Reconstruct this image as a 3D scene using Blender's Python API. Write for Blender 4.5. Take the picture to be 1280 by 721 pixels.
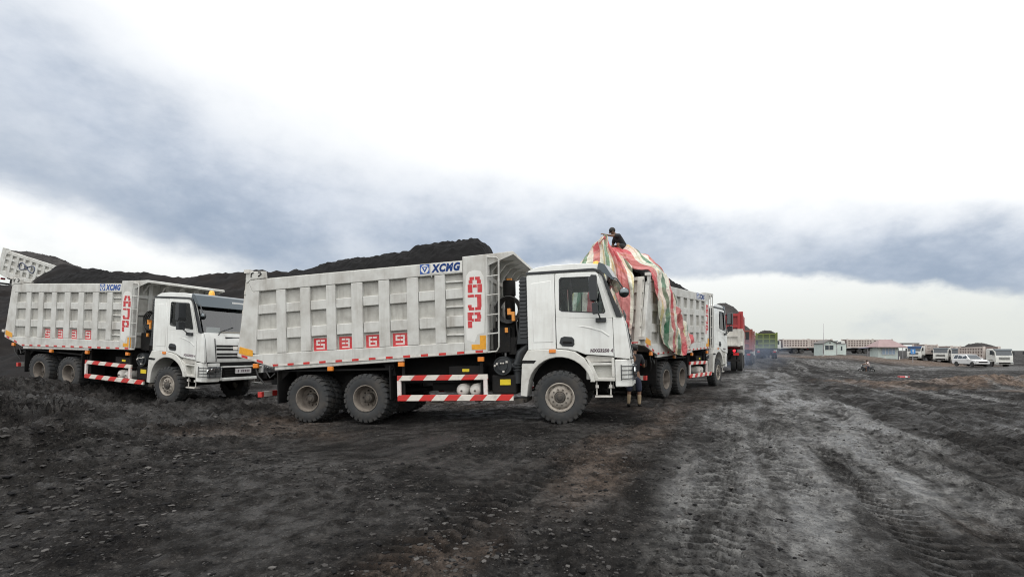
import bpy, bmesh, math, random
import numpy as np
from mathutils import Matrix, Vector
R = math.radians
for _o in list(bpy.data.objects): bpy.data.objects.remove(_o)
SC = bpy.context.scene
COL = SC.collection

# ------------------------------------------------------------------ camera, sky, sun, exposure
FPX, HOR, CAMH = 620.0, 438.0, 1.45          # focal length and horizon row in the 1280 px photograph
cam = bpy.data.cameras.new('camera'); camo = bpy.data.objects.new('camera', cam); COL.objects.link(camo)
cam.sensor_width = 36.0; cam.lens = 36.0 * FPX / 1280.0
cam.shift_y = (HOR - 360.5) / 1280.0
cam.clip_start = 0.1; cam.clip_end = 20000
camo.location = (0, 0, CAMH); camo.rotation_euler = (R(90), 0, 0)
SC.camera = camo
SC.view_settings.view_transform = 'Standard'; SC.view_settings.look = 'None'
SC.view_settings.exposure = 0.0; SC.view_settings.gamma = 1.0
SC.view_settings.use_curve_mapping = False
SC.cycles.use_denoising = True
SC.cycles.filter_width = 1.1
SC.cycles.volume_step_rate = 5.0; SC.cycles.volume_max_steps = 24; SC.cycles.volume_bounces = 0
SC.cycles.max_bounces = 6; SC.cycles.sample_clamp_indirect = 4.0

SUN_EL, SUN_AZ = R(70), R(200)               # sun behind the camera, veiled by cloud
sl = bpy.data.lights.new('sun', 'SUN'); sl.energy = 1.1; sl.angle = R(22); sl.color = (1.0, 0.96, 0.9)
so = bpy.data.objects.new('sun', sl); COL.objects.link(so)
so.location = (0, 0, 60)
_d = Vector((math.sin(SUN_AZ) * math.cos(SUN_EL), math.cos(SUN_AZ) * math.cos(SUN_EL), math.sin(SUN_EL)))
so.rotation_euler = _d.to_track_quat('Z', 'Y').to_euler()

W = bpy.data.worlds.new('World'); SC.world = W; W.use_nodes = True
def build_world():
    nt = W.node_tree; N = nt.nodes; L = nt.links
    bg = N['Background']
    def nd(t, **k):
        n = N.new(t)
        for a, b in k.items(): setattr(n, a, b)
        return n
    def mth(op, a, b=None, c=None, clamp=False):
        n = nd('ShaderNodeMath', operation=op); n.use_clamp = clamp
        for i, q in enumerate((a, b, c)):
            if q is None: continue
            if isinstance(q, (int, float)): n.inputs[i].default_value = q
            else: L.new(q, n.inputs[i])
        return n.outputs[0]
    def smooth(v, a, b, c=0.0, d=1.0):
        n = nd('ShaderNodeMapRange', interpolation_type='SMOOTHSTEP')
        L.new(v, n.inputs['Value'])
        for nm, q in (('From Min', a), ('From Max', b), ('To Min', c), ('To Max', d)): n.inputs[nm].default_value = q
        return n.outputs[0]
    def curve(v, pts):                        # piecewise value of azimuth in degrees
        n = nd('ShaderNodeFloatCurve')
        x0, x1 = -90.0, 90.0
        u = mth('DIVIDE', mth('SUBTRACT', v, x0), x1 - x0, clamp=True)
        L.new(u, n.inputs['Value'])
        c = n.mapping.curves[0]
        p = [((x - x0) / (x1 - x0), y / 40.0) for x, y in pts]
        c.points[0].location = p[0]; c.points[1].location = p[-1]
        for q in p[1:-1]: c.points.new(*q)
        n.mapping.update()
        return mth('MULTIPLY', n.outputs[0], 40.0)
    def mix(f, a, b):
        n = nd('ShaderNodeMix', data_type='RGBA')
        if isinstance(f, float): n.inputs[0].default_value = f
        else: L.new(f, n.inputs[0])
        for i, q in ((6, a), (7, b)):
            if isinstance(q, tuple): n.inputs[i].default_value = (*q, 1)
            else: L.new(q, n.inputs[i])
        return n.outputs[2]
    sky = nd('ShaderNodeTexSky', sky_type='NISHITA'); sky.sun_disc = False
    sky.sun_elevation = SUN_EL; sky.sun_rotation = SUN_AZ; sky.dust_density = 3
    tc = nd('ShaderNodeTexCoord'); vec = tc.outputs['Generated']
    sp = nd('ShaderNodeSeparateXYZ'); L.new(vec, sp.inputs[0])
    az = mth('MULTIPLY', mth('ARCTAN2', sp.outputs[0], sp.outputs[1]), 57.29578)
    el = mth('MULTIPLY', mth('ARCSINE', sp.outputs[2]), 57.29578)
    mp = nd('ShaderNodeMapping'); L.new(vec, mp.inputs[0]); mp.inputs['Scale'].default_value = (1.0, 1.0, 1.7)
    def noise(scale, det, rough=.55, off=0.0):
        n = nd('ShaderNodeTexNoise'); n.inputs['Scale'].default_value = scale
        n.inputs['Detail'].default_value = det; n.inputs['Roughness'].default_value = rough
        m2 = nd('ShaderNodeMapping'); L.new(mp.outputs[0], m2.inputs[0]); m2.inputs['Location'].default_value = (off, off * .7, off * .3)
        L.new(m2.outputs[0], n.inputs['Vector']); return mth('SUBTRACT', n.outputs['Fac'], .5)
    n1, n2, n3 = noise(2.2, 5), noise(6.5, 6, .6, 3.1), noise(3.0, 6, .6, 7.7)
    n4 = noise(15.0, 7, .62, 11.3)
    lower = curve(az, [(-90, 15), (-46, 12.6), (-41, 11.8), (-35, 9.4), (-28, 8.0), (0, 8.6), (19, 9.0), (30, 8.0), (46, 4.7), (90, 4)])
    upper = curve(az, [(-90, 38), (-46, 36), (-32, 30), (0, 22.5), (12, 20.0), (23, 16.5), (34, 15.5), (46, 12.5), (90, 11)])
    elw = mth('ADD', el, mth('ADD', mth('MULTIPLY', n1, 7.0), mth('ADD', mth('MULTIPLY', n2, 3.2), mth('MULTIPLY', n4, 1.7))))
    t = mth('DIVIDE', mth('SUBTRACT', elw, lower), mth('SUBTRACT', upper, lower))
    dens = mth('MULTIPLY', smooth(t, -.07, .09), smooth(t, .36, 1.0, 1.0, 0.0))
    patch = mth('ADD', .9, mth('MULTIPLY', n3, 1.2), clamp=True)
    dens = mth('MULTIPLY', dens, patch)
    # the layer is in front only; behind the camera the overcast is an even bright white
    front = smooth(sp.outputs[1], -.2, .25)
    dens = mth('MULTIPLY', dens, front, clamp=True)
    low = smooth(el, 1.0, 12.0)               # pale cream near the horizon to white overhead
    whit = mix(low, (.80, .83, .79), (1.12, 1.13, 1.13))
    streak = smooth(mth('ADD', mth('MULTIPLY', n2, .9), mth('MULTIPLY', n3, 1.1)), .02, .30)
    whit = mix(mth('MULTIPLY', mth('MULTIPLY', streak, .5), smooth(el, 2.5, 15.0, 1.0, 0.0)), whit, (.60, .66, .71))
    hi = smooth(el, 20.0, 55.0)
    whit = mix(hi, whit, (1.35, 1.36, 1.37))
    back = mth('MULTIPLY', smooth(sp.outputs[1], .15, -.45), smooth(el, 4.0, 32.0))     # unseen sky behind the camera, brightened up high to light the lorry sides
    whit = mix(back, whit, (2.1, 2.09, 2.06))
    cl = mix(dens, whit, mix(smooth(mth('ADD', t, mth('ADD', mth('ADD', mth('MULTIPLY', n2, .6), mth('MULTIPLY', n4, .45)), mth('MULTIPLY', n1, .8))), -.1, .8), (.35, .43, .55), (.69, .75, .845)))
    nis = nd('ShaderNodeVectorMath', operation='SCALE'); L.new(sky.outputs[0], nis.inputs[0]); nis.inputs['Scale'].default_value = .1
    col = mix(.05, cl, nis.outputs[0])
    L.new(col, bg.inputs['Color']); bg.inputs['Strength'].default_value = 1.0
build_world()

# ------------------------------------------------------------------ materials
def lin(c):
    return tuple(c) + (1.0,)
def mat(name, col, rough=.5, metal=0.0, spec=.5, emit=None, dirt=None, dirt_amt=0.0, dirt_scale=3.0, bump=0.0, bump_scale=30.0, coat=0.0, streak=0.0, low=0.0):
    """plain principled surface, optionally worn: a second colour laid on by noise, vertical streaks, splash towards the ground."""
    m = bpy.data.materials.new(name); m.use_nodes = True
    nt = m.node_tree; N = nt.nodes; L = nt.links; b = N['Principled BSDF']
    b.inputs['Base Color'].default_value = lin(col); b.inputs['Roughness'].default_value = rough
    b.inputs['Metallic'].default_value = metal; b.inputs['Specular IOR Level'].default_value = spec
    b.inputs['Coat Weight'].default_value = coat; b.inputs['Coat Roughness'].default_value = .1
    if emit:
        b.inputs['Emission Color'].default_value = lin(emit[0]); b.inputs['Emission Strength'].default_value = emit[1]
    tc = N.new('ShaderNodeTexCoord')
    def noise(scale, det=6, rough=.6, sc=(1, 1, 1)):
        mp = N.new('ShaderNodeMapping'); mp.inputs['Scale'].default_value = sc; L.new(tc.outputs['Object'], mp.inputs[0])
        n = N.new('ShaderNodeTexNoise'); n.inputs['Scale'].default_value = scale; n.inputs['Detail'].default_value = det
        n.inputs['Roughness'].default_value = rough; L.new(mp.outputs[0], n.inputs['Vector']); return n.outputs['Fac']
    def rng(v, a, b_, c=0., d=1.):
        n = N.new('ShaderNodeMapRange'); L.new(v, n.inputs[0])
        for i, q in enumerate((a, b_, c, d)): n.inputs[i + 1].default_value = q
        return n.outputs[0]
    def mul(a, q, op='MULTIPLY', cl=True):
        n = N.new('ShaderNodeMath'); n.operation = op; n.use_clamp = cl
        L.new(a, n.inputs[0])
        if isinstance(q, float): n.inputs[1].default_value = q
        else: L.new(q, n.inputs[1])
        return n.outputs[0]
    if dirt:
        f = mul(rng(noise(dirt_scale), .42, .72), dirt_amt)
        if streak:
            f = mul(f, mul(rng(noise(1.0, 4, .6, (9, 9, .7)), .5, .75), streak), 'ADD')
        if low:
            sz = N.new('ShaderNodeSeparateXYZ'); L.new(tc.outputs['Object'], sz.inputs[0])
            g = mul(rng(sz.outputs[2], 1.9, .5), rng(noise(5.0), .3, .6))
            f = mul(f, mul(g, low), 'ADD')
        mx = N.new('ShaderNodeMix'); mx.data_type = 'RGBA'; L.new(f, mx.inputs[0])
        mx.inputs[6].default_value = lin(col); mx.inputs[7].default_value = lin(dirt)
        L.new(mx.outputs[2], b.inputs['Base Color'])
        L.new(rng(f, 0., 1., rough, min(1., rough + .35)), b.inputs['Roughness'])
    if bump:
        bp = N.new('ShaderNodeBump'); bp.inputs['Strength'].default_value = bump; bp.inputs['Distance'].default_value = .02
        L.new(noise(bump_scale), bp.inputs['Height']); L.new(bp.outputs[0], b.inputs['Normal'])
    return m
def hazard_mat(name, a, b_, period, slant, offset=0.0, duty=.5):
    m = bpy.data.materials.new(name); m.use_nodes = True
    nt = m.node_tree; N = nt.nodes; L = nt.links; p = N['Principled BSDF']; p.inputs['Roughness'].default_value = .45
    tc = N.new('ShaderNodeTexCoord'); s = N.new('ShaderNodeSeparateXYZ'); L.new(tc.outputs['Object'], s.inputs[0])
    def mt(op, x, y):
        n = N.new('ShaderNodeMath'); n.operation = op
        for i, q in enumerate((x, y)):
            if isinstance(q, (int, float)): n.inputs[i].default_value = q
            else: L.new(q, n.inputs[i])
        return n.outputs[0]
    u = mt('SUBTRACT', s.outputs[0], mt('MULTIPLY', s.outputs[2], slant))
    u = mt('FRACT', mt('DIVIDE', mt('ADD', u, offset), period), 0)
    f = mt('LESS_THAN', u, duty)
    ns = N.new('ShaderNodeTexNoise'); ns.inputs['Scale'].default_value = 7; ns.inputs['Detail'].default_value = 6; L.new(tc.outputs['Object'], ns.inputs['Vector'])
    mx = N.new('ShaderNodeMix'); mx.data_type = 'RGBA'; L.new(f, mx.inputs[0]); mx.inputs[6].default_value = lin(b_); mx.inputs[7].default_value = lin(a)
    r = N.new('ShaderNodeMapRange'); L.new(ns.outputs['Fac'], r.inputs[0]); r.inputs[1].default_value = .5; r.inputs[2].default_value = .8; r.inputs[4].default_value = .5
    m2 = N.new('ShaderNodeMix'); m2.data_type = 'RGBA'; L.new(r.outputs[0], m2.inputs[0]); L.new(mx.outputs[2], m2.inputs[6]); m2.inputs[7].default_value = (.12, .11, .1, 1)
    L.new(m2.outputs[2], p.inputs['Base Color'])
    return m
def glass_mat(name, tint, gloss=0.0, ior=1.45):
    m = bpy.data.materials.new(name); m.use_nodes = True
    nt = m.node_tree; N = nt.nodes; L = nt.links; N.remove(N['Principled BSDF']); out = N['Material Output']
    t = N.new('ShaderNodeBsdfTransparent'); t.inputs[0].default_value = lin(tint)
    g = N.new('ShaderNodeBsdfGlossy'); g.inputs['Roughness'].default_value = .03
    fr = N.new('ShaderNodeFresnel'); fr.inputs[0].default_value = ior
    mx = N.new('ShaderNodeMixShader'); ga = N.new('ShaderNodeMath'); ga.operation = 'ADD'; ga.use_clamp = True; L.new(fr.outputs[0], ga.inputs[0]); ga.inputs[1].default_value = gloss
    L.new(ga.outputs[0], mx.inputs[0]); L.new(t.outputs[0], mx.inputs[1]); L.new(g.outputs[0], mx.inputs[2])
    L.new(mx.outputs[0], out.inputs[0]); return m

M = {}
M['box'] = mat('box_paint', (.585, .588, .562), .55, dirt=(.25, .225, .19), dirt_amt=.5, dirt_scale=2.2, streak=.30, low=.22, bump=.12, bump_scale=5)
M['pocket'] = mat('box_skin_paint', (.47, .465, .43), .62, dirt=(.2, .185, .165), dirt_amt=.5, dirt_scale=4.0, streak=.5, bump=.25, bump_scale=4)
M['boxtone'] = mat('box_front_paint', (.57, .555, .51), .6, dirt=(.26, .24, .21), dirt_amt=.4, streak=.4)
M['cab'] = mat('cab_paint', (.80, .815, .79), .32, dirt=(.42, .40, .36), dirt_amt=.28, dirt_scale=2.0, streak=.22, low=.5, coat=.3)
M['cabdirty'] = mat('lower_cab_paint', (.69, .69, .65), .42, dirt=(.28, .26, .23), dirt_amt=.4, dirt_scale=3.0, low=.35)
M['black'] = mat('black_steel', (.009, .009, .0095), .65, spec=.25, dirt=(.022, .02, .018), dirt_amt=.8, dirt_scale=4, bump=.3, bump_scale=20)
M['trim'] = mat('black_trim', (.025, .028, .031), .38)
M['visor'] = mat('visor_plastic', (.06, .08, .095), .2, coat=.4)
M['hose'] = mat('rubber_hose', (.02, .02, .02), .5)
M['chrome'] = mat('mirror_glass', (.16, .18, .19), .08, metal=1.0)
M['reflector'] = mat('lamp_reflector', (.6, .62, .62), .15, metal=1.0)
M['tyre'] = mat('tyre_rubber', (.032, .034, .036), .85, dirt=(.078, .069, .060), dirt_amt=.75, dirt_scale=3.5, bump=.4, bump_scale=14)
M['rim'] = mat('rim_paint', (.34, .31, .27), .6, dirt=(.13, .105, .085), dirt_amt=.8, dirt_scale=7, bump=.2)
M['rimdark'] = mat('rear_rim_paint', (.20, .175, .15), .7, dirt=(.07, .058, .048), dirt_amt=.9, dirt_scale=6, bump=.2)
M['hub'] = mat('hub_iron', (.05, .045, .04), .6, dirt=(.16, .13, .1), dirt_amt=.5, dirt_scale=9)
M['red'] = mat('red_stencil', (.52, .022, .03), .55, dirt=(.5, .42, .38), dirt_amt=.22, dirt_scale=14)
M['stwhite'] = mat('white_stencil', (.72, .69, .66), .6, dirt=(.5, .1, .1), dirt_amt=.3, dirt_scale=16)
M['patch'] = mat('fresh_white_paint', (.70, .70, .67), .5, dirt=(.4, .38, .34), dirt_amt=.25)
M['blue'] = mat('blue_lettering', (.012, .075, .33), .45)
M['yellow'] = mat('yellow_sticker', (.75, .58, .02), .5, dirt=(.3, .22, .03), dirt_amt=.3, dirt_scale=9)
M['amberref'] = mat('amber_reflector', (.78, .36, .02), .4, dirt=(.4, .16, .02), dirt_amt=.5, dirt_scale=12)
M['amber'] = mat('amber_lens', (.75, .23, .03), .25, coat=.5)
M['redlens'] = mat('red_lens', (.55, .02, .02), .25, coat=.5)
M['orange'] = mat('orange_part', (.7, .28, .05), .5)
M['beacon'] = mat('beacon_lens', (.9, .42, .02), .25, coat=.6)
M['tank'] = mat('air_tank_paint', (.62, .60, .56), .4, dirt=(.25, .22, .19), dirt_amt=.5, dirt_scale=5)
M['plate'] = mat('number_plate', (.68, .66, .66), .4)
M['plateink'] = mat('plate_ink', (.16, .12, .14), .5)
M['lens'] = mat('headlamp_lens', (.45, .47, .48), .12, metal=.6, coat=.5)
M['seat'] = mat('seat_cloth', (.035, .035, .04), .8)
M['paper'] = mat('paper', (.75, .76, .75), .7)
M['card'] = mat('cardboard', (.6, .42, .24), .8)
M['hazard'] = hazard_mat('red_white_stripes', (.55, .03, .025), (.68, .64, .58), .56, .9, .05)
M['strip'] = hazard_mat('red_white_strip', (.52, .025, .02), (.62, .60, .56), .40, 0.0, .1, .40)
M['glass'] = glass_mat('window_glass', (.80, .85, .85))
M['screen'] = glass_mat('windscreen_glass', (.72, .78, .78), gloss=.14, ior=1.6)

# ------------------------------------------------------------------ mesh helpers
class MB:
    def __init__(s): s.v = []; s.f = []; s.m = []
    def add(s, vs, fs, m=0):
        o = len(s.v); s.v += [tuple(map(float, q)) for q in vs]
        s.f += [tuple(i + o for i in q) for q in fs]; s.m += [m] * len(fs); return s
    def box(s, x0, x1, y0, y1, z0, z1, m=0):
        if x0 > x1: x0, x1 = x1, x0
        if y0 > y1: y0, y1 = y1, y0
        if z0 > z1: z0, z1 = z1, z0
        vs = [(x, y, z) for z in (z0, z1) for x, y in ((x0, y0), (x1, y0), (x1, y1), (x0, y1))]
        return s.add(vs, [(3, 2, 1, 0), (4, 5, 6, 7), (0, 1, 5, 4), (1, 2, 6, 5), (2, 3, 7, 6), (3, 0, 4, 7)], m)
    def prism(s, poly, a, b, ax='y', m=0, b_poly=None):
        """poly in the two other axes, extruded along ax from a to b"""
        if a > b: a, b = b, a
        n = len(poly); q2 = b_poly or poly
        ar = sum(poly[i][0] * poly[(i + 1) % n][1] - poly[(i + 1) % n][0] * poly[i][1] for i in range(n))
        if ar < 0: poly = poly[::-1]; q2 = q2[::-1]
        def P(u, w, t): return {'y': (u, t, w), 'x': (t, u, w), 'z': (u, w, t)}[ax]
        vs = [P(u, w, a) for u, w in poly] + [P(u, w, b) for u, w in q2]
        fs = [tuple(range(n)), tuple(range(2 * n - 1, n - 1, -1))]
        fs += [((i + 1) % n, i, n + i, n + (i + 1) % n) for i in range(n)]
        if ax != 'y': fs = [f[::-1] for f in fs]
        return s.add(vs, fs, m)
    def tube(s, pts, r, n=8, m=0, r1=None):
        pts = [Vector(p) for p in pts]; k = len(pts); rings = []
        for i, p in enumerate(pts):
            d = (pts[min(i + 1, k - 1)] - pts[max(i - 1, 0)])
            d = d.normalized() if d.length > 1e-9 else Vector((0, 0, 1))
            a = d.orthogonal().normalized() if i == 0 else (a - d * a.dot(d)).normalized()
            b = d.cross(a); rr = r if r1 is None else r + (r1 - r) * i / max(1, k - 1)
            rings.append([p + a * (math.cos(t) * rr) + b * (math.sin(t) * rr) for t in [2 * math.pi * j / n for j in range(n)]])
        vs = [q for rg in rings for q in rg]
        fs = [(i * n + j, i * n + (j + 1) % n, (i + 1) * n + (j + 1) % n, (i + 1) * n + j) for i in range(k - 1) for j in range(n)]
        fs += [tuple(range(n - 1, -1, -1)), tuple((k - 1) * n + j for j in range(n))]
        return s.add(vs, fs, m)
    def lathe(s, prof, c, ax='y', n=32, m=0, close=False):
        """prof: list of (radius, along)"""
        c = Vector(c); vs = []
        for r_, t in prof:
            for j in range(n):
                a = 2 * math.pi * j / n; u, w = r_ * math.cos(a), r_ * math.sin(a)
                vs.append({'y': (c.x + u, c.y + t, c.z + w), 'x': (c.x + t, c.y + u, c.z + w), 'z': (c.x + u, c.y + w, c.z + t)}[ax])
        k = len(prof)
        fs = [(i * n + j, i * n + (j + 1) % n, (i + 1) * n + (j + 1) % n, (i + 1) * n + j) for i in range(k - 1) for j in range(n)]
        if close: fs += [((k - 1) * n + j, (k - 1) * n + (j + 1) % n, (j + 1) % n, j) for j in range(n)]
        return s.add(vs, fs, m)
    def ball(s, c, rx, ry=None, rz=None, m=0, n=12, k=8):
        ry = ry or rx; rz = rz or rx
        vs = [(c[0], c[1], c[2] + rz)]
        for i in range(1, k):
            t = math.pi * i / k
            vs += [(c[0] + rx * math.sin(t) * math.cos(2 * math.pi * j / n), c[1] + ry * math.sin(t) * math.sin(2 * math.pi * j / n), c[2] + rz * math.cos(t)) for j in range(n)]
        vs.append((c[0], c[1], c[2] - rz)); e = len(vs) - 1
        fs = [(0, 1 + j, 1 + (j + 1) % n) for j in range(n)]
        fs += [(1 + i * n + j, 1 + (i + 1) * n + j, 1 + (i + 1) * n + (j + 1) % n, 1 + i * n + (j + 1) % n) for i in range(k - 2) for j in range(n)]
        fs += [(e, 1 + (k - 2) * n + (j + 1) % n, 1 + (k - 2) * n + j) for j in range(n)]
        return s.add(vs, fs, m)
    def ring_plate(s, outer, inner, a, b, m=0):
        """flat plate in xz with one hole, from y=a to y=b; outer and inner have the same vertex count"""
        n = len(outer)
        vs = [(x, a, z) for x, z in outer] + [(x, a, z) for x, z in inner] + [(x, b, z) for x, z in outer] + [(x, b, z) for x, z in inner]
        fs = []
        for i in range(n):
            j = (i + 1) % n
            fs += [(i, j, n + j, n + i), (2 * n + j, 2 * n + i, 3 * n + i, 3 * n + j), (j, i, 2 * n + i, 2 * n + j), (n + i, n + j, 3 * n + j, 3 * n + i)]
        return s.add(vs, fs, m)
    def flat(s, polys2d, y, m=0):
        """2d polygons on a plane facing -y at depth y"""
        for p in polys2d: s.add([(a, y, b) for a, b in p], [tuple(range(len(p)))], m)
        return s
    def build(s, name, mats, parent=None, bevel=0.0, smooth=False, seg=2, fix=True, auto=None):
        me = bpy.data.meshes.new(name); me.from_pydata(s.v, [], s.f)
        mats = mats if isinstance(mats, (list, tuple)) else [mats]
        for q in mats: me.materials.append(q)
        me.polygons.foreach_set('material_index', s.m)
        if fix:
            bm = bmesh.new(); bm.from_mesh(me); bmesh.ops.recalc_face_normals(bm, faces=bm.faces[:]); bm.to_mesh(me); bm.free()
        if smooth: me.polygons.foreach_set('use_smooth', [True] * len(me.polygons))
        if auto is not None:
            me.polygons.foreach_set('use_smooth', [True] * len(me.polygons)); me.set_sharp_from_angle(angle=R(auto))
        o = bpy.data.objects.new(name, me); COL.objects.link(o)
        if parent: o.parent = parent
        if bevel:
            b = o.modifiers.new('bevel', 'BEVEL'); b.width = bevel; b.segments = seg; b.limit_method = 'ANGLE'; b.angle_limit = R(35)
            b.harden_normals = False
        return o
def tag(o, label=None, cat=None, group=None, kind=None):
    if label: o['label'] = label
    if cat: o['category'] = cat
    if group: o['group'] = group
    if kind: o['kind'] = kind
    return o
def empty(name, mtx=None, **k):
    o = bpy.data.objects.new(name, None); COL.objects.link(o); o.empty_display_size = .3
    if mtx is not None: o.matrix_world = mtx
    return tag(o, **k)
KIDS = {}
def children(o): return [q for q in bpy.data.objects if q.parent == o]
def copy_tree(o, parent=None):
    c = o.copy(); COL.objects.link(c)
    if parent: c.parent = parent
    for ch in children(o): copy_tree(ch, c)
    return c
def font_mesh(txt, size, shear=0.0, offset=0.0, space=1.0):
    cu = bpy.data.curves.new('txt', 'FONT'); cu.body = txt; cu.size = size; cu.shear = shear; cu.offset = offset; cu.space_character = space; cu.resolution_u = 3
    cu.extrude = .002
    o = bpy.data.objects.new('txt', cu); COL.objects.link(o)
    dg = bpy.context.evaluated_depsgraph_get(); me = o.evaluated_get(dg).to_mesh()
    vs = [tuple(v.co) for v in me.vertices]; fs = [tuple(p.vertices) for p in me.polygons]
    o.evaluated_get(dg).to_mesh_clear(); bpy.data.objects.remove(o); bpy.data.curves.remove(cu)
    return vs, fs
SEG = {'5': 'afgcd', '3': 'abgcd', '6': 'afgecd', '9': 'abfgcd'}
def digit(mb, ch, x0, z0, w, h, y0, y1):
    t = .044 / .25 * h
    sg = dict(a=(0, h - t, w, h), g=(0, h / 2 - t / 2, w, h / 2 + t / 2), d=(0, 0, w, t), f=(0, h / 2 + t / 2, t, h - t), b=(w - t, h / 2 + t / 2, w, h - t), e=(0, t, t, h / 2 - t / 2), c=(w - t, t, w, h / 2 - t / 2))
    for k in SEG[ch]:
        a, b, c, d = sg[k]
        if k in 'ag':                             # stencil bridge
            m_ = (a + c) / 2; mb.box(x0 + a, x0 + m_ - .009, y0, y1, z0 + b, z0 + d); mb.box(x0 + m_ + .009, x0 + c, y0, y1, z0 + b, z0 + d)
        else: mb.box(x0 + a, x0 + c, y0, y1, z0 + b + .004, z0 + d - .004)
# stencil glyphs on a 4 x 6 grid: filled rectangles
GL = {
 '5': [(0, 5, 1.7, 6), (2.3, 5, 4, 6), (0, 3.5, 1, 4.8), (0, 2.6, 1.7, 3.5), (2.3, 2.6, 4, 3.5), (3, 1.1, 4, 2.4), (0, 0, 1.7, 1), (2.3, 0, 4, 1)],
 '3': [(0, 5, 1.7, 6), (2.3, 5, 4, 6), (3, 3.6, 4, 4.8), (.8, 2.55, 2.2, 3.45), (2.6, 2.55, 4, 3.45), (3, 1.2, 4, 2.4), (0, 0, 1.7, 1), (2.3, 0, 4, 1), (0, 4.3, .9, 5), (0, 1, .9, 1.7)],
 '6': [(0, 5, 1.7, 6), (2.3, 5, 4, 6), (0, 3.3, 1, 4.8), (0, 1.2, 1, 2.9), (1.2, 2.6, 2, 3.5), (2.4, 2.6, 4, 3.5), (3, 1.2, 4, 2.4), (0, 0, 1.7, 1), (2.3, 0, 4, 1)],
 '9': [(0, 5, 1.7, 6), (2.3, 5, 4, 6), (0, 3.7, 1, 4.8), (3, 3.3, 4, 4.8), (3, 1.2, 4, 3.0), (0, 2.6, 1.6, 3.5), (2, 2.6, 2.8, 3.5), (0, 0, 1.7, 1), (2.3, 0, 4, 1)],
 'A': [(.5, 4.8, 1.85, 6), (2.15, 4.8, 3.5, 6), (.2, 3.4, 1.35, 4.8), (2.65, 3.4, 3.8, 4.8), (1.45, 1.9, 2.55, 3.0), (-.1, 0, 1.25, 3.15), (2.75, 0, 4.1, 3.15)],
 'J': [(0, 5.0, 1.85, 6), (2.05, 5.0, 4, 6), (2.75, 1.1, 4, 5.0), (2.1, 0, 3.8, 1.15), (.2, 0, 1.85, 1.15), (0, 1.0, 1.1, 2.1)],
 'P': [(0, 4.9, 1.8, 6), (2.05, 4.9, 3.8, 6), (2.8, 3.5, 4, 4.9), (2.05, 2.4, 3.8, 3.5), (1.3, 2.4, 1.8, 3.5), (0, 2.75, 1.3, 4.9), (0, 0, 1.3, 2.5)],
}
def glyph(mb, ch, x0, z0, w, h, y0, y1, m=0):
    for a, b, c, d in GL[ch]:
        mb.box(x0 + a / 4 * w, x0 + c / 4 * w, y0, y1, z0 + b / 6 * h, z0 + d / 6 * h, m)

# ------------------------------------------------------------------ noise
def _hash(ix, iy, seed):
    h = (ix.astype(np.int64) * 374761393 + iy.astype(np.int64) * 668265263 + seed * 974711) & 0xffffffff
    h = ((h ^ (h >> 13)) * 1274126177) & 0xffffffff
    return ((h ^ (h >> 16)) & 0xffff) / 65535.0
def vn(x, y, seed=0):
    x = np.asarray(x, float); y = np.asarray(y, float)
    ix = np.floor(x); iy = np.floor(y); fx = x - ix; fy = y - iy
    fx = fx * fx * fx * (fx * (fx * 6 - 15) + 10); fy = fy * fy * fy * (fy * (fy * 6 - 15) + 10)
    a = _hash(ix, iy, seed); b = _hash(ix + 1, iy, seed); c = _hash(ix, iy + 1, seed); d = _hash(ix + 1, iy + 1, seed)
    return (a * (1 - fx) + b * fx) * (1 - fy) + (c * (1 - fx) + d * fx) * fy - .5
def fbm(x, y, seed=0, o=4, g=.5):
    s = 0; a = 1.0
    for i in range(o):
        s = s + a * vn(x * 2 ** i + 17.3 * i, y * 2 ** i - 9.1 * i, seed + i); a *= g
    return s
def sstep(v, a, b):
    t = np.clip((np.asarray(v, float) - a) / (b - a), 0, 1); return t * t * (3 - 2 * t)

# ------------------------------------------------------------------ terrain
CP = [(0, 0, 0), (0, 3, 0), (4, 4, 0), (1, 9.8, 0), (2.5, 11.5, .02), (-4.2, 10.9, -.15), (-3.7, 13, -.12), (-15.5, 16.3, .28), (-9.8, 14, -.06), (-9.3, 16, -.04),
      (-14.5, 18.5, .3), (4.5, 14.6, .08), (3, 16, .08), (8, 19, .08), (6, 20.4, .08), (12.7, 28.6, .12), (24, 51, .06), (32, 62, .55), (37, 76, .5), (44, 60, -1.25), (41, 58, -1.25),
      (70, 75, -.9), (82, 84, -1.35), (60, 70, -1.2), (56, 88, .6), (50, 84, .5), (93, 124, -.35), (60, 117, .8), (75, 118, .3), (20, 20, -.1), (10, 8, 0), (28, 32, -.45),
      (-8, 6, .02), (-4, 4, 0), (-10.5, 9.5, .26), (-20, 8, .7), (-14, 11, .42), (8, 14, .02), (16, 38, .05), (30, 42, -.8), (100, 100, -1.3), (120, 160, -.5), (24, 18, -.15), (-40, 20, .5), (-30, 60, .5), (0, 60, .2)]
_cp = np.array(CP, float); _cr = np.hypot(_cp[:, 0], _cp[:, 1])
def base_h(X, Y):
    X = np.asarray(X, float); Y = np.asarray(Y, float)
    num = np.zeros(X.shape); den = np.zeros(X.shape)
    for (cx, cy, cz), r_ in zip(_cp, _cr):
        s = .10 * r_ + .9
        d2 = ((X - cx) ** 2 + (Y - cy) ** 2) / (s * s)
        w = 1.0 / (d2 ** 1.6 + .06) / s
        num += w * cz; den += w
    h = num / den
    far = sstep(np.hypot(X, Y), 150, 420)
    return h * (1 - far) + far * -.3
CA, SA = math.cos(R(24.5)), math.sin(R(24.5))
def road_uv(X, Y): return X * CA - Y * SA, X * SA + Y * CA
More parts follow.
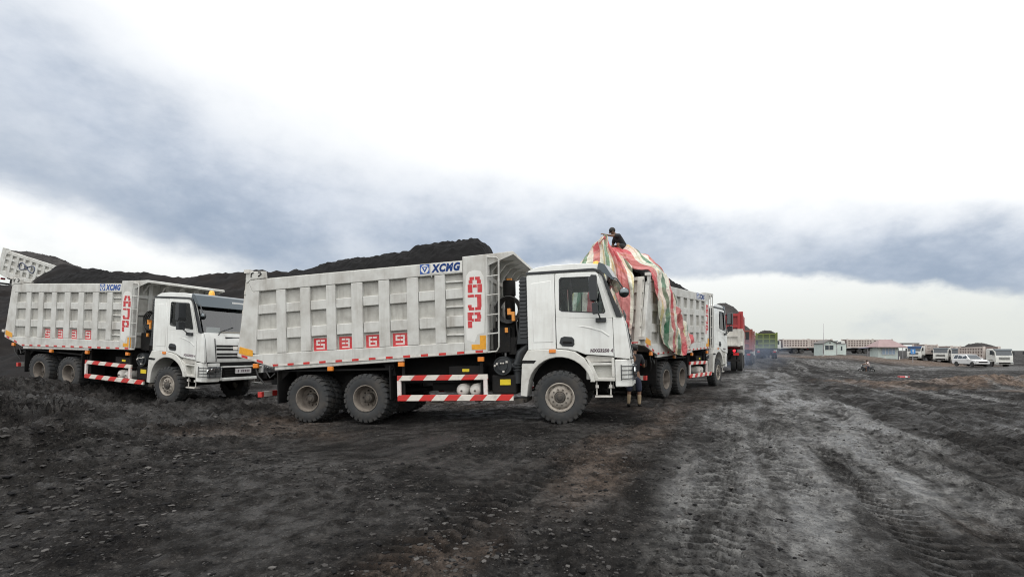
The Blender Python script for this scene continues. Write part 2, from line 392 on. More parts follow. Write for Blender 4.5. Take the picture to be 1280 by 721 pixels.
def masks(X, Y):
    u, v = road_uv(X, Y); r = np.hypot(X, Y)
    wob = fbm(v * .25, u * .5, 40, 3) * 1.1
    e = u + wob
    grey = sstep(e, -1.0, .1) * (1 - sstep(e, 2.0, 2.6)) * sstep(fbm(u * .8, v * .26, 44, 4), -.38, .22)
    grey = grey * (1 - .55 * sstep(v, 5, 2.2)) * (1 - .9 * sstep(v, 45, 75))
    # pale streaks along the haul track
    st = sstep(fbm(u * 2.6, v * .05, 52, 3), .16, .34) * sstep(u, 2.6, 3.6) * (1 - sstep(u, 16, 24)) * .95
    st = st * sstep(fbm(u * .8, v * .15, 55, 3), -.25, .2)
    # light worn road across the far right
    far = sstep(X, 30, 44) * sstep(Y, 54, 62) * (1 - sstep(Y, 72, 80)) * sstep(fbm(X * .06, Y * .2, 61, 3), -.35, .25) * .85
    grey = np.clip(np.maximum(np.maximum(grey, st), far), 0, 1)
    d = np.hypot((X - 22.5) / 8.0, (Y - 21.5) / 3.4)
    brown = 1 - sstep(d + fbm(X * .5, Y * .5, 63, 3) * .9, .55, 1.15)
    b2 = sstep(Y, 74, 80) * (1 - sstep(Y, 100, 112)) * sstep(X, 36, 44) * (1 - sstep(X, 84, 96)) * sstep(fbm(X * .08, Y * .1, 66, 3), -.5, .1)
    b3 = sstep(fbm(X * .22, Y * .22, 69, 4), .18, .6) * .45 * (1 - sstep(r, 12, 22)) + sstep(-((u + 1.7) / .8) ** 2, -1, -.1) * sstep(fbm(u, v * .4, 72, 3), -.2, .35) * .55 * (1 - sstep(v, 10, 16))
    brown = np.clip(np.maximum(np.maximum(brown, b2), b3), 0, 1)
    wet = grey * sstep(fbm(u * .8, v * .35, 80, 4), -.1, .35) + .6 * sstep(fbm(u * .7, v * .3, 83, 4), .25, .5) * (1 - sstep(r, 14, 30))
    strip = sstep(u + .4 * wob, -.1, .5) * (1 - sstep(u + .4 * wob, 1.5, 2.1)) * sstep(v, 4, 9) * (1 - sstep(v, 40, 60)) * sstep(fbm(u * 1.3, v * .16, 86, 3), -.3, .05)
    pool = sstep(-X, 4.5, 7.5) * (1 - sstep(Y, 13, 16)) * sstep(fbm(X * .9, Y * .9, 88, 3), .08, .3) * .8
    wet = np.maximum(np.maximum(wet, strip), pool)
    return grey, brown, np.clip(wet, 0, 1)
def micro(X, Y, full=False):
    r = np.hypot(X, Y); u, v = road_uv(X, Y)
    near = 1 - sstep(r, 30, 70)
    mud = sstep(-X, 3.2, 7.0) * (1 - sstep(Y, 15, 19)) * sstep(Y, 1.5, 5)       # churned coal mud on the left
    h = .06 * fbm(X * .35, Y * .35, 1, 3) * near
    h = h + .016 * fbm(X * 1.6, Y * 1.6, 5, 3) * (.5 + .5 * near)
    cl = fbm(X * 6.0, Y * 6.0, 9, 4, .6)
    bil = np.abs(fbm(X * 4.2 + .4 * Y, Y * 4.2, 19, 4, .6))
    rough = sstep(fbm(X * .55, Y * .55, 12, 3), -.2, .3)
    h = h + (.008 + .014 * rough) * cl * (1 - sstep(r, 20, 45)) + (.005 + .020 * rough) * bil * (1 - sstep(r, 20, 45))
    h = h + (.010 + .020 * rough) * np.abs(fbm(X * 13, Y * 13, 15, 3, .65)) * (1 - sstep(r, 8, 18))
    h = h + .045 * rough * np.clip(vn(X * 5.3, Y * 5.3, 71) + .4 * vn(X * 11, Y * 11, 73) - .17, 0, 1) * 2.2 * (1 - sstep(r, 14, 30))
    # churned ridges in the mud, running obliquely
    q = (X * .62 + Y * .78); p = (X * .78 - Y * .62)
    rid = 1 - np.abs(2.2 * fbm(p * .95, q * .30, 21, 4, .55))
    edge_l = sstep(-X / np.maximum(Y, 1), .72, .98)
    h = h + mud * ((.24 + .20 * edge_l) * (rid - .55) + .09 * cl + .07 * bil + .16 * edge_l)
    # ruts of the lorries along the haul track
    fade = sstep(u, 2.1, 3.0) * (1 - sstep(u, 18, 28)) * (1 - sstep(r, 70, 120))
    rr = 1 - np.abs(2.4 * fbm(u * 1.9 + .3 * vn(v * .12, u * .1, 77), v * .022, 31, 3, .55))
    h = h + fade * (.085 * (rr - .5) + .045 * vn(u * 4.3, v * .06, 33) + .012 * cl * (1 - sstep(r, 30, 60)) + .015 * bil * (1 - sstep(r, 30, 60)))
    rim = np.exp(-((u - 2.35 + .3 * vn(v * .3, u * 0, 36)) / .22) ** 2) * .10 * (.6 + bil)
    h = h + rim * (1 - sstep(r, 30, 60))
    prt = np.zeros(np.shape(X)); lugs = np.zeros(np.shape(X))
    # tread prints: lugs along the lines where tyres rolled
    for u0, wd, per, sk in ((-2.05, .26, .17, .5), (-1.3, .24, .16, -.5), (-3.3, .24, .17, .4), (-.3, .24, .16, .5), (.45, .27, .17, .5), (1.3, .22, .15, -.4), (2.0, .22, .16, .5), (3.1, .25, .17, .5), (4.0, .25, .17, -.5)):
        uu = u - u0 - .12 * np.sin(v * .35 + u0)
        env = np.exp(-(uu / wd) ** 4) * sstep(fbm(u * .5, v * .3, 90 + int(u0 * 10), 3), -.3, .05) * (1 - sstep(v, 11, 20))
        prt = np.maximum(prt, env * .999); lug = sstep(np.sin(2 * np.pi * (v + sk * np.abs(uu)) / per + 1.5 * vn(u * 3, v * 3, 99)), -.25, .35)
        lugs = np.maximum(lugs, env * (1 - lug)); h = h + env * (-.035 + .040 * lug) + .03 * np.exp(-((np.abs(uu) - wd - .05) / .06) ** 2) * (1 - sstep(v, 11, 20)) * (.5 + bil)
    # soil heap beside the track
    d = np.hypot((X - 22.5) / 7.0, (Y - 21.8) / 2.6)
    h = h + (1 - sstep(d, .1, 1.15)) * (.34 + .35 * fbm(X * .9, Y * .9, 25, 4, .6))
    b2 = sstep(Y, 72, 80) * (1 - sstep(Y, 96, 112)) * sstep(X, 36, 44) * (1 - sstep(X, 84, 96))
    h = h + b2 * (.55 * fbm(X * .18, Y * .18, 27, 4) + .1)
    g, b, w = masks(X, Y)
    h = h - .02 * w * (1 - sstep(r, 20, 40))
    return (h, lugs) if full else h
def ground_h(x, y):
    X = np.array([float(x)]); Y = np.array([float(y)])
    return float(base_h(X, Y)[0] + micro(X, Y)[0])

def grid_mesh(name, X, Y, Z, mats, attrs=None, smooth=True):
    nr, nc = X.shape; nv = nr * nc
    me = bpy.data.meshes.new(name); me.vertices.add(nv)
    me.vertices.foreach_set('co', np.stack([X, Y, Z], -1).astype(np.float32).ravel())
    i = np.arange(nv).reshape(nr, nc)
    q = np.stack([i[:-1, :-1], i[:-1, 1:], i[1:, 1:], i[1:, :-1]], -1).reshape(-1, 4)
    nf = len(q); me.loops.add(nf * 4); me.loops.foreach_set('vertex_index', q.ravel().astype(np.int32))
    me.polygons.add(nf); me.polygons.foreach_set('loop_start', (np.arange(nf) * 4).astype(np.int32)); me.polygons.foreach_set('loop_total', np.full(nf, 4, np.int32))
    me.polygons.foreach_set('use_smooth', np.full(nf, smooth)); me.update(calc_edges=True)
    for k, a in (attrs or {}).items():
        at = me.attributes.new(k, 'FLOAT', 'POINT'); at.data.foreach_set('value', a.astype(np.float32).ravel())
    me.materials.append(mats); o = bpy.data.objects.new(name, me); COL.objects.link(o); return o

def ground_mat():
    m = bpy.data.materials.new('coal_ground'); m.use_nodes = True
    nt = m.node_tree; N = nt.nodes; L = nt.links; b = N['Principled BSDF']
    tc = N.new('ShaderNodeTexCoord')
    def at(n): q = N.new('ShaderNodeAttribute'); q.attribute_name = n; return q.outputs['Fac']
    def noise(scale, det=8, rough=.65, sc=(1, 1, 1)):
        mp = N.new('ShaderNodeMapping'); mp.inputs['Scale'].default_value = sc; L.new(tc.outputs['Object'], mp.inputs[0])
        n = N.new('ShaderNodeTexNoise'); n.inputs['Scale'].default_value = scale; n.inputs['Detail'].default_value = det; n.inputs['Roughness'].default_value = rough
        L.new(mp.outputs[0], n.inputs['Vector']); return n.outputs['Fac']
    def rng(v, a, b_, c=0., d=1.):
        n = N.new('ShaderNodeMapRange'); L.new(v, n.inputs[0])
        for i, q in enumerate((a, b_, c, d)): n.inputs[i + 1].default_value = q
        return n.outputs[0]
    def mix(f, a, c):
        n = N.new('ShaderNodeMix'); n.data_type = 'RGBA'; L.new(f, n.inputs[0])
        for i, q in ((6, a), (7, c)):
            if isinstance(q, tuple): n.inputs[i].default_value = lin(q)
            else: L.new(q, n.inputs[i])
        return n.outputs[2]
    def mul(a, q, op='MULTIPLY'):
        n = N.new('ShaderNodeMath'); n.operation = op; n.use_clamp = True; L.new(a, n.inputs[0])
        if isinstance(q, float): n.inputs[1].default_value = q
        else: L.new(q, n.inputs[1])
        return n.outputs[0]
    n1, n2, n3, n4 = noise(.6, 8), noise(4.5, 10, .7), noise(22, 6, .7), noise(70, 4, .7)
    mpr = N.new('ShaderNodeMapping'); mpr.inputs['Rotation'].default_value = (0, 0, R(24.5)); L.new(tc.outputs['Object'], mpr.inputs[0])
    def road_noise(scale, det, sc):
        m2 = N.new('ShaderNodeMapping'); m2.inputs['Scale'].default_value = sc; L.new(mpr.outputs[0], m2.inputs[0])
        n = N.new('ShaderNodeTexNoise'); n.inputs['Scale'].default_value = scale; n.inputs['Detail'].default_value = det; n.inputs['Roughness'].default_value = .65
        L.new(m2.outputs[0], n.inputs['Vector']); return n.outputs['Fac']
    s1, s2 = road_noise(2.2, 9, (1, .22, 1)), road_noise(9.0, 8, (1, .35, 1))
    c = mix(rng(n1, .35, .68), (.0105, .010, .0098), (.034, .0312, .029))
    c = mix(mul(rng(n2, .50, .66), .75), c, (.060, .055, .051))
    c = mix(mul(rng(n3, .50, .66), .7), c, (.006, .006, .0065))
    br = mix(rng(n2, .40, .60), (.055, .042, .034), (.23, .172, .135))
    def voro(scale, seed, rand=1.0):
        m2 = N.new('ShaderNodeMapping'); m2.inputs['Location'].default_value = (seed, seed * 2, 0); L.new(tc.outputs['Object'], m2.inputs[0])
        wv = N.new('ShaderNodeVectorMath'); wv.operation = 'MULTIPLY_ADD'
        nn = N.new('ShaderNodeTexNoise'); nn.inputs['Scale'].default_value = scale * .6; nn.inputs['Detail'].default_value = 3; L.new(m2.outputs[0], nn.inputs['Vector'])
        L.new(nn.outputs['Color'], wv.inputs[0]); wv.inputs[1].default_value = (.9 / scale,) * 3; L.new(m2.outputs[0], wv.inputs[2])
        v = N.new('ShaderNodeTexVoronoi'); v.inputs['Scale'].default_value = scale; v.inputs['Randomness'].default_value = rand; v.voronoi_dimensions = '3D'
        L.new(wv.outputs[0], v.inputs['Vector'])
        q = N.new('ShaderNodeSeparateColor'); L.new(v.outputs['Color'], q.inputs[0]); return v.outputs['Distance'], q.outputs[0], q.outputs[1]
    d1, k1, j1 = voro(17, 1.3); d2, k2, j2 = voro(42, 5.1); d3, k3, j3 = voro(7, 8.4)
    chip = mul(rng(n2, .40, .54), rng(n1, .36, .50))     # where broken flakes lie on the surface
    f1 = mul(mul(rng(k1, .60, .85), rng(d1, .55, .35)), chip)
    f2 = mul(mul(rng(k2, .55, .85), rng(d2, .55, .30)), rng(n2, .34, .50))
    dk = mul(mul(rng(j1, .55, .80), rng(d1, .6, .3)), rng(n2, .62, .46))
    dk3 = mul(mul(rng(j3, .70, .85), rng(d3, .5, .3)), rng(n1, .60, .45))
    c = mix(mul(dk, .75), c, (.0045, .0045, .005)); c = mix(mul(dk3, .7), c, (.006, .006, .0065))
    c = mix(mul(f1, .85), c, (.074, .069, .064)); c = mix(mul(f2, .85), c, (.085, .08, .075))
    c = mix(rng(at('brown'), 0., 1., 0., .92), c, br)
    gr = mix(rng(n2, .40, .60), (.085, .085, .085), (.25, .248, .24))
    gm = mul(mul(at('grey'), rng(s1, .32, .52)), rng(s2, .34, .54, .25, 1.0))
    gm = mul(gm, rng(mul(dk, .9), 0., 1., 1., .25)); c = mix(gm, c, gr)
    c = mix(mul(mul(f2, .6), gm), c, (.33, .325, .315)); c = mix(mul(mul(rng(j2, .5, .8), rng(d2, .6, .3)), .75), c, (.02, .02, .0205))
    sp = mul(rng(n4, .63, .68), rng(n1, .3, .5))       # pale grit
    c = mix(mul(sp, .5), c, (.20, .19, .175))
    c = mix(mul(mul(at('tread'), .75), rng(n2, .30, .5)), c, (.009, .009, .0095))     # floors of the prints darkened in the colour, standing in for shade
    L.new(c, b.inputs['Base Color'])
    w = mul(mul(at('wet'), 1.0, 'MULTIPLY'), rng(s1, .42, .56))
    damp = mul(rng(n1, .44, .60), rng(n2, .40, .56))    # damp coal glints
    L.new(mul(rng(damp, 0., 1., .85, .48), rng(w, 0., 1., 1.0, .38)), b.inputs['Roughness'])
    ws = N.new('ShaderNodeMath'); ws.operation = 'MAXIMUM'; L.new(rng(w, 0., 1., .06, .5), ws.inputs[0]); L.new(rng(damp, 0., 1., .06, .40), ws.inputs[1])
    L.new(ws.outputs[0], b.inputs['Specular IOR Level'])
    ad = N.new('ShaderNodeMath'); ad.operation = 'MULTIPLY_ADD'; L.new(n3, ad.inputs[0]); ad.inputs[1].default_value = .6; L.new(n4, ad.inputs[2])
    def add(a_, b_, k):
        q = N.new('ShaderNodeMath'); q.operation = 'MULTIPLY_ADD'; L.new(b_, q.inputs[0]); q.inputs[1].default_value = k; L.new(a_, q.inputs[2]); return q.outputs[0]
    hh = add(add(add(add(ad.outputs[0], f1, 1.3), f2, .9), dk, -1.0), dk3, -1.2)
    bp = N.new('ShaderNodeBump'); bp.inputs['Strength'].default_value = 1.0; bp.inputs['Distance'].default_value = .035
    L.new(hh, bp.inputs['Height']); L.new(bp.outputs[0], b.inputs['Normal'])
    return m
M['ground'] = ground_mat()
def build_ground():
    ys = [-400, -150, -60, -25, -10, -5, -2, -.5, .6]
    y = 1.3
    while y < 6000:
        ys.append(y); y += max(.019, .0019 * y ** 1.72) if y < 120 else y * .12
    Yr = np.array(ys)
    t = np.sinh(np.linspace(-1, 1, 860) * 1.6) / math.sinh(1.6) * 1.75
    t = np.concatenate([[-9, -4, -2.5], t, [2.5, 4, 9]])
    Y = np.repeat(Yr[:, None], len(t), 1); X = t[None, :] * (np.abs(Yr)[:, None] + 1.2)
    Z = base_h(X, Y); near = np.hypot(X, Y) < 160
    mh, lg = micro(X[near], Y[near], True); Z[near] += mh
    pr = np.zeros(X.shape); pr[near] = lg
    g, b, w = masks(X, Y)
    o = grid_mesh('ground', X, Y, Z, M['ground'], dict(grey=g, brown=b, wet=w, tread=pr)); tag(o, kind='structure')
build_ground()

# coal stockpile behind the lorries
def coal_mat(name, a, b_, c, pale=.25):
    m = mat(name, a, .75, spec=.12, dirt=b_, dirt_amt=.8, dirt_scale=c, bump=.9, bump_scale=9)
    return m
M['coal'] = coal_mat('coal', (.005, .005, .0055), (.016, .0155, .016), 3.0)
M['dustcoal'] = coal_mat('dusty_coal', (.035, .033, .033), (.075, .07, .068), 2.0)
M['hillcoal'] = coal_mat('stockpile_coal', (.008, .0075, .008), (.024, .020, .018), .5)
def build_hill():
    xs = np.arange(-75, 0.01, .16); ys = np.arange(18.6, 70, .16)
    X, Y = np.meshgrid(xs, ys)
    # ridge height along the view direction
    tx = X / np.maximum(Y, 1)
    crest = np.interp(tx, [-1.9, -1.2, -1.03, -.975, -.92, -.79, -.68, -.55, -.45, -.3, -.12, -.03], [6.0, 5.9, 5.75, 5.75, 6.5, 6.7, 6.3, 6.35, 6.5, 6.2, 3.0, 0.0])
    foot = 19.8 + 1.2 * vn(X * .2, X * 0 + 3, 5) + np.clip(-X - 16, 0, 30) * -.03
    up = np.clip((Y - foot) / (31 - foot), 0, None)
    prof = np.where(up < 1, up ** .9, 1.0)
    prof = np.where(Y > 33, np.clip(1 - (Y - 33) * .02, 0, 1), prof)
    Z = crest * prof + .25
    k = sstep(up, .0, .25)
    Z = Z + k * (.5 * fbm(X * .35, Y * .35, 3, 4) + .22 * fbm(X * 1.7, Y * 1.7, 8, 4, .6))
    Z = Z * sstep(-tx, .03, .12) - 1.2 * (1 - sstep(up, -.01, .06)) - .6 * (1 - sstep(-tx, .03, .12)) - .4
    Z = np.where(Y > 55, Z - (Y - 55) * .4, Z)
    o = grid_mesh('coal_hill', X, Y, Z, M['hillcoal'], smooth=True); tag(o, kind='structure')
    return X, Y, Z
build_hill()

# loose stones and coal lumps on the near ground
def build_gravel():
    rng = np.random.default_rng(5); V = []; F = []; MI = []; n = 0
    ico_v = np.array([(0, 0, 1), (.894, 0, .447), (.276, .851, .447), (-.724, .526, .447), (-.724, -.526, .447), (.276, -.851, .447), (.724, .526, -.447), (-.276, .851, -.447), (-.894, 0, -.447), (-.276, -.851, -.447), (.724, -.526, -.447), (0, 0, -1)])
    ico_f = [(0, 1, 2), (0, 2, 3), (0, 3, 4), (0, 4, 5), (0, 5, 1), (1, 6, 2), (2, 7, 3), (3, 8, 4), (4, 9, 5), (5, 10, 1), (6, 7, 2), (7, 8, 3), (8, 9, 4), (9, 10, 5), (10, 6, 1), (11, 7, 6), (11, 8, 7), (11, 9, 8), (11, 10, 9), (11, 6, 10)]
    N = 26000
    Yp = 2.3 + 13.5 * rng.random(N) ** 1.35; Xp = (rng.random(N) * 2 - 1) * (Yp * 1.15 + .4)
    dens = sstep(fbm(Xp * .5, Yp * .5, 12, 3), -.3, .3) * np.where(Xp > .35 * Yp - 1, .5, 1.0)
    keep = rng.random(N) < dens; Xp, Yp = Xp[keep], Yp[keep]
    Zp = base_h(Xp, Yp) + micro(Xp, Yp)
    for x, y, z in zip(Xp, Yp, Zp):
        s = .005 + .016 * rng.random() ** 2.5 + (.022 * rng.random() if rng.random() < .012 else 0)
        if x < -4: s *= 1.5
        v = ico_v * (1 + .35 * (rng.random((12, 1)) - .5)) * s * np.array([1.1 + rng.random() * .9, 1.1, .35 + .3 * rng.random()])
        a = rng.random() * 6.28; c, sn = math.cos(a), math.sin(a)
        v = np.stack([v[:, 0] * c - v[:, 1] * sn + x, v[:, 0] * sn + v[:, 1] * c + y, v[:, 2] + z + .15 * s], 1)
        V += v.tolist(); F += [tuple(i + n for i in f) for f in ico_f]; n += 12
        k = rng.random(); MI += [0 if k < .35 else (1 if k < .9 else 2)] * 20
    me = bpy.data.meshes.new('gravel'); me.from_pydata(V, [], F)
    for q in (M['coal'], mat('brown_stone', (.030, .0275, .0255), .8), mat('pale_stone', (.075, .07, .066), .8)): me.materials.append(q)
    me.polygons.foreach_set('material_index', MI)
    o = bpy.data.objects.new('gravel', me); COL.objects.link(o); tag(o, 'loose coal lumps and small stones scattered over the near ground', 'gravel', kind='stuff')
build_gravel()

# ------------------------------------------------------------------ the big tipper lorries (local frame: x forward from front axle, y to the left, z up)
HW = 1.25
PK = [(-6.86, -6.36), (-6.12, -5.75), (-5.5, -5.1), (-4.87, -4.49), (-4.22, -3.84), (-3.59, -3.19), (-2.93, -2.56), (-2.33, -1.94)]
RWZ = [(3.08, 2.77), (2.56, 2.21), (1.98, 1.65)]
def rz(z, s): return z + .026 * (s + 2.7)
def box_rim(s): return 3.24 + (s + 7.1) * .0213
def box_bot(s): return 1.24 + (s + 6.5) * .0392 if s > -6.5 else 1.24 + (-6.5 - s) * .285

def wheel_mesh(front, side):
    """tyre with lugs; side -1 is the right-hand side, its outer face looks to -y"""
    mb = MB(); Rr, w = .53, .30
    prof = [(.285, -w * .40), (.30, -w * .47), (.36, -w * .53), (.43, -w * .52), (.485, -w * .47), (.505, -w * .42), (.508, 0), (.505, w * .42), (.485, w * .47), (.43, w * .52), (.36, w * .53), (.30, w * .47), (.285, w * .40)]
    mb.lathe(prof, (0, 0, 0), 'y', 44)
    n = 26
    for i in range(n):
        for s in (-1, 1):
            a = 2 * math.pi * (i + (.5 if s > 0 else 0)) / n; da = .075
            r0, r1 = .46, .532
            vs = []
            for aa, yy0, yy1 in ((a - da, .02, w * .50), (a + da, .02, w * .50)):
                for r_, ya in ((r0, w * .525), (r1 - .012, w * .49), (r1, w * .40), (r1, .012), (r0 + .03, .012)):
                    vs.append((r_ * math.cos(aa + s * .04 * (ya < .05)), s * ya, r_ * math.sin(aa + s * .04 * (ya < .05))))
            fs = [(0, 1, 2, 3, 4), (9, 8, 7, 6, 5)] + [(k, (k + 1) % 5, 5 + (k + 1) % 5, 5 + k) for k in range(5)]
            mb.add(vs, fs)
    return mb
def rim_mesh(front, s):
    mb = MB(); w = .30
    o = lambda t: s * t      # outwards is s
    if front:
        mb.lathe([(.292, o(.125)), (.292, o(.15)), (.272, o(.155)), (.255, o(.13)), (.235, o(.09)), (.215, o(.115)), (.19, o(.135)), (.12, o(.14)), (.105, o(.12))], (0, 0, 0), 'y', 40)
        for i in range(10):
            a = 2 * math.pi * i / 10
            mb.lathe([(0, o(.165)), (.014, o(.165)), (.016, o(.13))], (.158 * math.cos(a), 0, .158 * math.sin(a)), 'y', 8, 1)
        for i in range(10):
            a = 2 * math.pi * (i + .5) / 10
            mb.lathe([(0, o(.104)), (.022, o(.106))], (.225 * math.cos(a), 0, .225 * math.sin(a)), 'y', 8, 1)
    else:
        mb.lathe([(.290, o(.12)), (.292, o(.15)), (.275, o(.152)), (.262, o(.12)), (.255, o(.02)), (.245, o(-.05)), (.20, o(-.085)), (.13, o(-.09)), (.10, o(-.08))], (0, 0, 0), 'y', 40)
        for i in range(10):
            a = 2 * math.pi * i / 10
            mb.lathe([(0, o(-.05)), (.015, o(-.05)), (.017, o(-.09))], (.165 * math.cos(a), 0, .165 * math.sin(a)), 'y', 8, 1)
    return mb
def hub_mesh(front, s):
    o = lambda t: s * t
    if front: return MB().lathe([(.108, o(.11)), (.105, o(.15)), (.09, o(.165)), (.06, o(.168)), (.05, o(.18)), (0, o(.182))], (0, 0, 0), 'y', 24)
    return MB().lathe([(.11, o(-.09)), (.108, o(.0)), (.09, o(.03)), (.06, o(.04)), (.05, o(.055)), (0, o(.057))], (0, 0, 0), 'y', 24)

WM = {}
def add_wheel(root, x, y, front, s, ang):
    key = (front, s)
    if key not in WM:
        t = wheel_mesh(front, s).build('wheel', M['tyre'], auto=30)
        r_ = rim_mesh(front, s).build('rim', [M['rim'] if front else M['rimdark'], M['hub']], t, auto=35)
        h_ = hub_mesh(front, s).build('hub', M['hub'], t, auto=35)
        WM[key] = t; o = t
    else:
        o = copy_tree(WM[key])
    o.parent = root; o.location = (x, y, .525); o.rotation_euler = (0, ang, 0)
    return o

def cab_parts(root):
    # outline of the side, (x, z)
    SB = HW - .03                                # half width of the cab
    wi = [(.05, 2.27), (.06, 2.83), (.10, 2.87), (.70, 2.855), (.74, 2.83), (.91, 2.20), (.88, 2.165), (.10, 2.235)]
    do = [(-.04, 1.48), (-.045, 2.955), (0.0, 2.97), (.76, 2.95), (.80, 2.93), (1.055, 2.05), (1.07, 1.30), (.42, 1.36)]
    # door outline starts at the window corners so that the ring has matching vertices
    ring_o = [(-.04, 2.20), (-.045, 2.955), (0.0, 2.975), (.76, 2.955), (.80, 2.93), (1.05, 2.08), (1.055, 2.04), (-.04, 2.10)]
    body = MB()
    # roof cap with crown, drip rail and a recess for the visor
    body.prism([(-.60, 3.0), (-.585, 3.06), (-.42, 3.125), (-.1, 3.155), (.5, 3.15), (.86, 3.11), (.90, 3.0)], -SB + .05, SB - .05)
    body.prism([(-.61, 2.96), (-.61, 3.0), (.90, 3.0), (.90, 2.96)], -SB + .02, SB - .02)
    # back wall and floor
    body.box(-.61, -.57, -SB + .04, SB - .04, 1.50, 2.96)
    body.box(-.57, 1.05, -SB + .05, SB - .05, 1.42, 1.50)
    for s in (-1, 1):                            # rear quarter panel and front corner panel
        q = [(-.61, 1.48), (-.61, 2.94), (-.58, 2.97), (-.055, 2.97), (-.05, 1.48)]
        body.prism(q, s * (SB - .05), s * SB)
        q2 = [(-.50, 1.62), (-.52, 2.80), (-.12, 2.84), (-.10, 1.62)]
        body.prism(q2, s * (SB + .006), s * (SB - .01))
        fc = [(1.075, 1.29), (1.065, 2.06), (1.245, 2.06), (1.30, 1.9), (1.385, 1.34), (1.37, 1.25)]
        body.prism(fc, s * (SB - .07), s * (SB - .005), b_poly=None)
        # A pillar from cowl to roof
        body.prism([(1.04, 2.06), (.80, 2.93), (.90, 2.93), (1.16, 2.06)], s * (SB - .09), s * (SB - .035))
    # front face: slightly bowed panel under the windscreen
    ny = 9
    ysn = [-(SB - .07) + (2 * SB - .14) * i / (ny - 1) for i in range(ny)]
    pr = [(1.225, 2.09), (1.30, 1.9), (1.385, 1.34), (1.37, 1.25)]
    vs = []; fs = []
    for i, yy in enumerate(ysn):
        bow = .07 * (1 - (yy / SB) ** 2)
        vs += [(x + bow, yy, z) for x, z in pr]
    for i in range(ny - 1):
        for j in range(3): fs.append((i * 4 + j, (i + 1) * 4 + j, (i + 1) * 4 + j + 1, i * 4 + j + 1))
    body.add(vs, fs)
    body.box(1.0, 1.24, -SB + .1, SB - .1, 2.03, 2.085)       # cowl
    ob = body.build('cab', M['cab'], root, bevel=.018, auto=40)
    MB().box(-.50, .55, -SB + .12, SB - .12, 2.93, 2.95).build('headliner', M['seat'], ob)
    MB().box(-.565, -.552, -SB + .06, SB - .06, 1.52, 2.92).build('rear_lining', M['seat'], ob)
    # doors
    for s in (-1, 1):
        d = MB(); y0, y1 = s * (SB - .05), s * (SB + .004)
        d.ring_plate(ring_o, wi, min(y0, y1), max(y0, y1))
        lo = [(-.04, 2.10), (1.055, 2.04), (1.067, 1.31), (.52, 1.36), (.35, 1.43), (.18, 1.47), (-.035, 1.49)]
        d.prism(lo, y0, y1)
        crease = [(.34, 1.93), (.62, 1.90), (.86, 1.82), (1.0, 1.71), (.98, 1.69), (.84, 1.79), (.6, 1.865)]
        d.prism(crease, s * (SB - .01), s * (SB + .012))
        dr = d.build('door', M['cab'], root, bevel=.01, auto=40)
        MB().prism(wi, s * (SB - .03), s * (SB - .022)).build('side_window', M['glass'], dr)
        fr = MB(); wo = [(x + (.02 if x > .5 else -.02), z + (.02 if z > 2.5 else -.02)) for x, z in wi]
        fr.ring_plate(wo, wi, min(s * (SB - .034), s * (SB + .008)), max(s * (SB - .034), s * (SB + .008)))
        fr.prism([(.265, 2.24), (.265, 2.86), (.285, 2.86), (.285, 2.235)], s * (SB - .033), s * (SB - .016))
        fr.build('window_seal', M['trim'], dr)
        h = MB(); h.prism([(.02, 1.60), (.05, 1.70), (.12, 1.725), (.27, 1.71), (.315, 1.66), (.315, 1.56), (.28, 1.52), (.08, 1.535)], s * (SB - .01), s * (SB + .014))
        h.prism([(.08, 1.60), (.10, 1.635), (.26, 1.625), (.28, 1.59), (.10, 1.585)], s * (SB + .01), s * (SB + .035), m=1)
        h.build('door_handle', [M['trim'], M['black']], dr, bevel=.006)
        if s < 0:
            vs, fs = font_mesh('NXG3250 4', .085, .1, .006, 1.12)
            MB().add([(.62 + a * .92, -SB - .0055, 1.405 - a * .02 + b) for a, b, c in vs], fs).build('door_lettering', M['plateink'], dr, fix=False)
    # black window line: gutter strip over door and down the A pillar
    for s in (-1, 1):
        g = MB(); y0, y1 = s * (SB - .04), s * (SB + .012)
        g.prism([(-.615, 2.982), (-.615, 3.03), (.72, 3.035), (.86, 2.99), (.98, 2.72), (1.235, 2.06), (1.13, 2.07), (.875, 2.88), (.80, 2.962), (.74, 2.985)], y0, y1)
        g.build('pillar_trim', M['trim'], root, bevel=.006)
    # windscreen and sun visor
    sc = MB(); prs = [(1.225, 2.085), (.955, 2.93)]; vs = []; fs = []
    for i, yy in enumerate(ysn):
        bow = .075 * (1 - (yy / SB) ** 2)
        vs += [(x + bow, yy, z) for x, z in prs]
    fs = [(i * 2, (i + 1) * 2, (i + 1) * 2 + 1, i * 2 + 1) for i in range(ny - 1)]
    sc.add(vs, fs); sc.build('windscreen', M['screen'], root, smooth=True)
    v = MB(); vs = []; fs = []
    pv = [(.87, 3.145), (.98, 3.10), (1.16, 2.80), (1.13, 2.79), (.955, 2.93), (.84, 3.02)]
    for i, yy in enumerate([-SB + .01] + ysn[1:-1] + [SB - .01]):
        bow = .09 * (1 - (yy / SB) ** 2) - (.05 if i in (0, ny - 1) else 0)
        vs += [(x + bow, yy, z) for x, z in pv]
    k = len(pv)
    fs = [(i * k + j, (i + 1) * k + j, (i + 1) * k + (j + 1) % k, i * k + (j + 1) % k) for i in range(ny - 1) for j in range(k)]
    fs += [tuple(range(k)), tuple((ny - 1) * k + j for j in range(k))]
    vo = v.add(vs, fs).build('sun_visor', M['visor'], root, auto=30)
    MB().box(1.150, 1.155, -.22, .22, 2.935, 3.0).build('visor_sticker', M['paper'], vo)
    # inside
    for yy in (-.62, .62):
        st = MB(); st.box(.0, .5, yy - .25, yy + .25, 1.5, 1.95); st.prism([(-.05, 1.9), (-.2, 2.62), (-.08, 2.64), (.1, 1.92)], yy - .24, yy + .24); st.box(-.2, -.09, yy - .13, yy + .13, 2.62, 2.80)
        st.build('seat', M['seat'], root, bevel=.04)
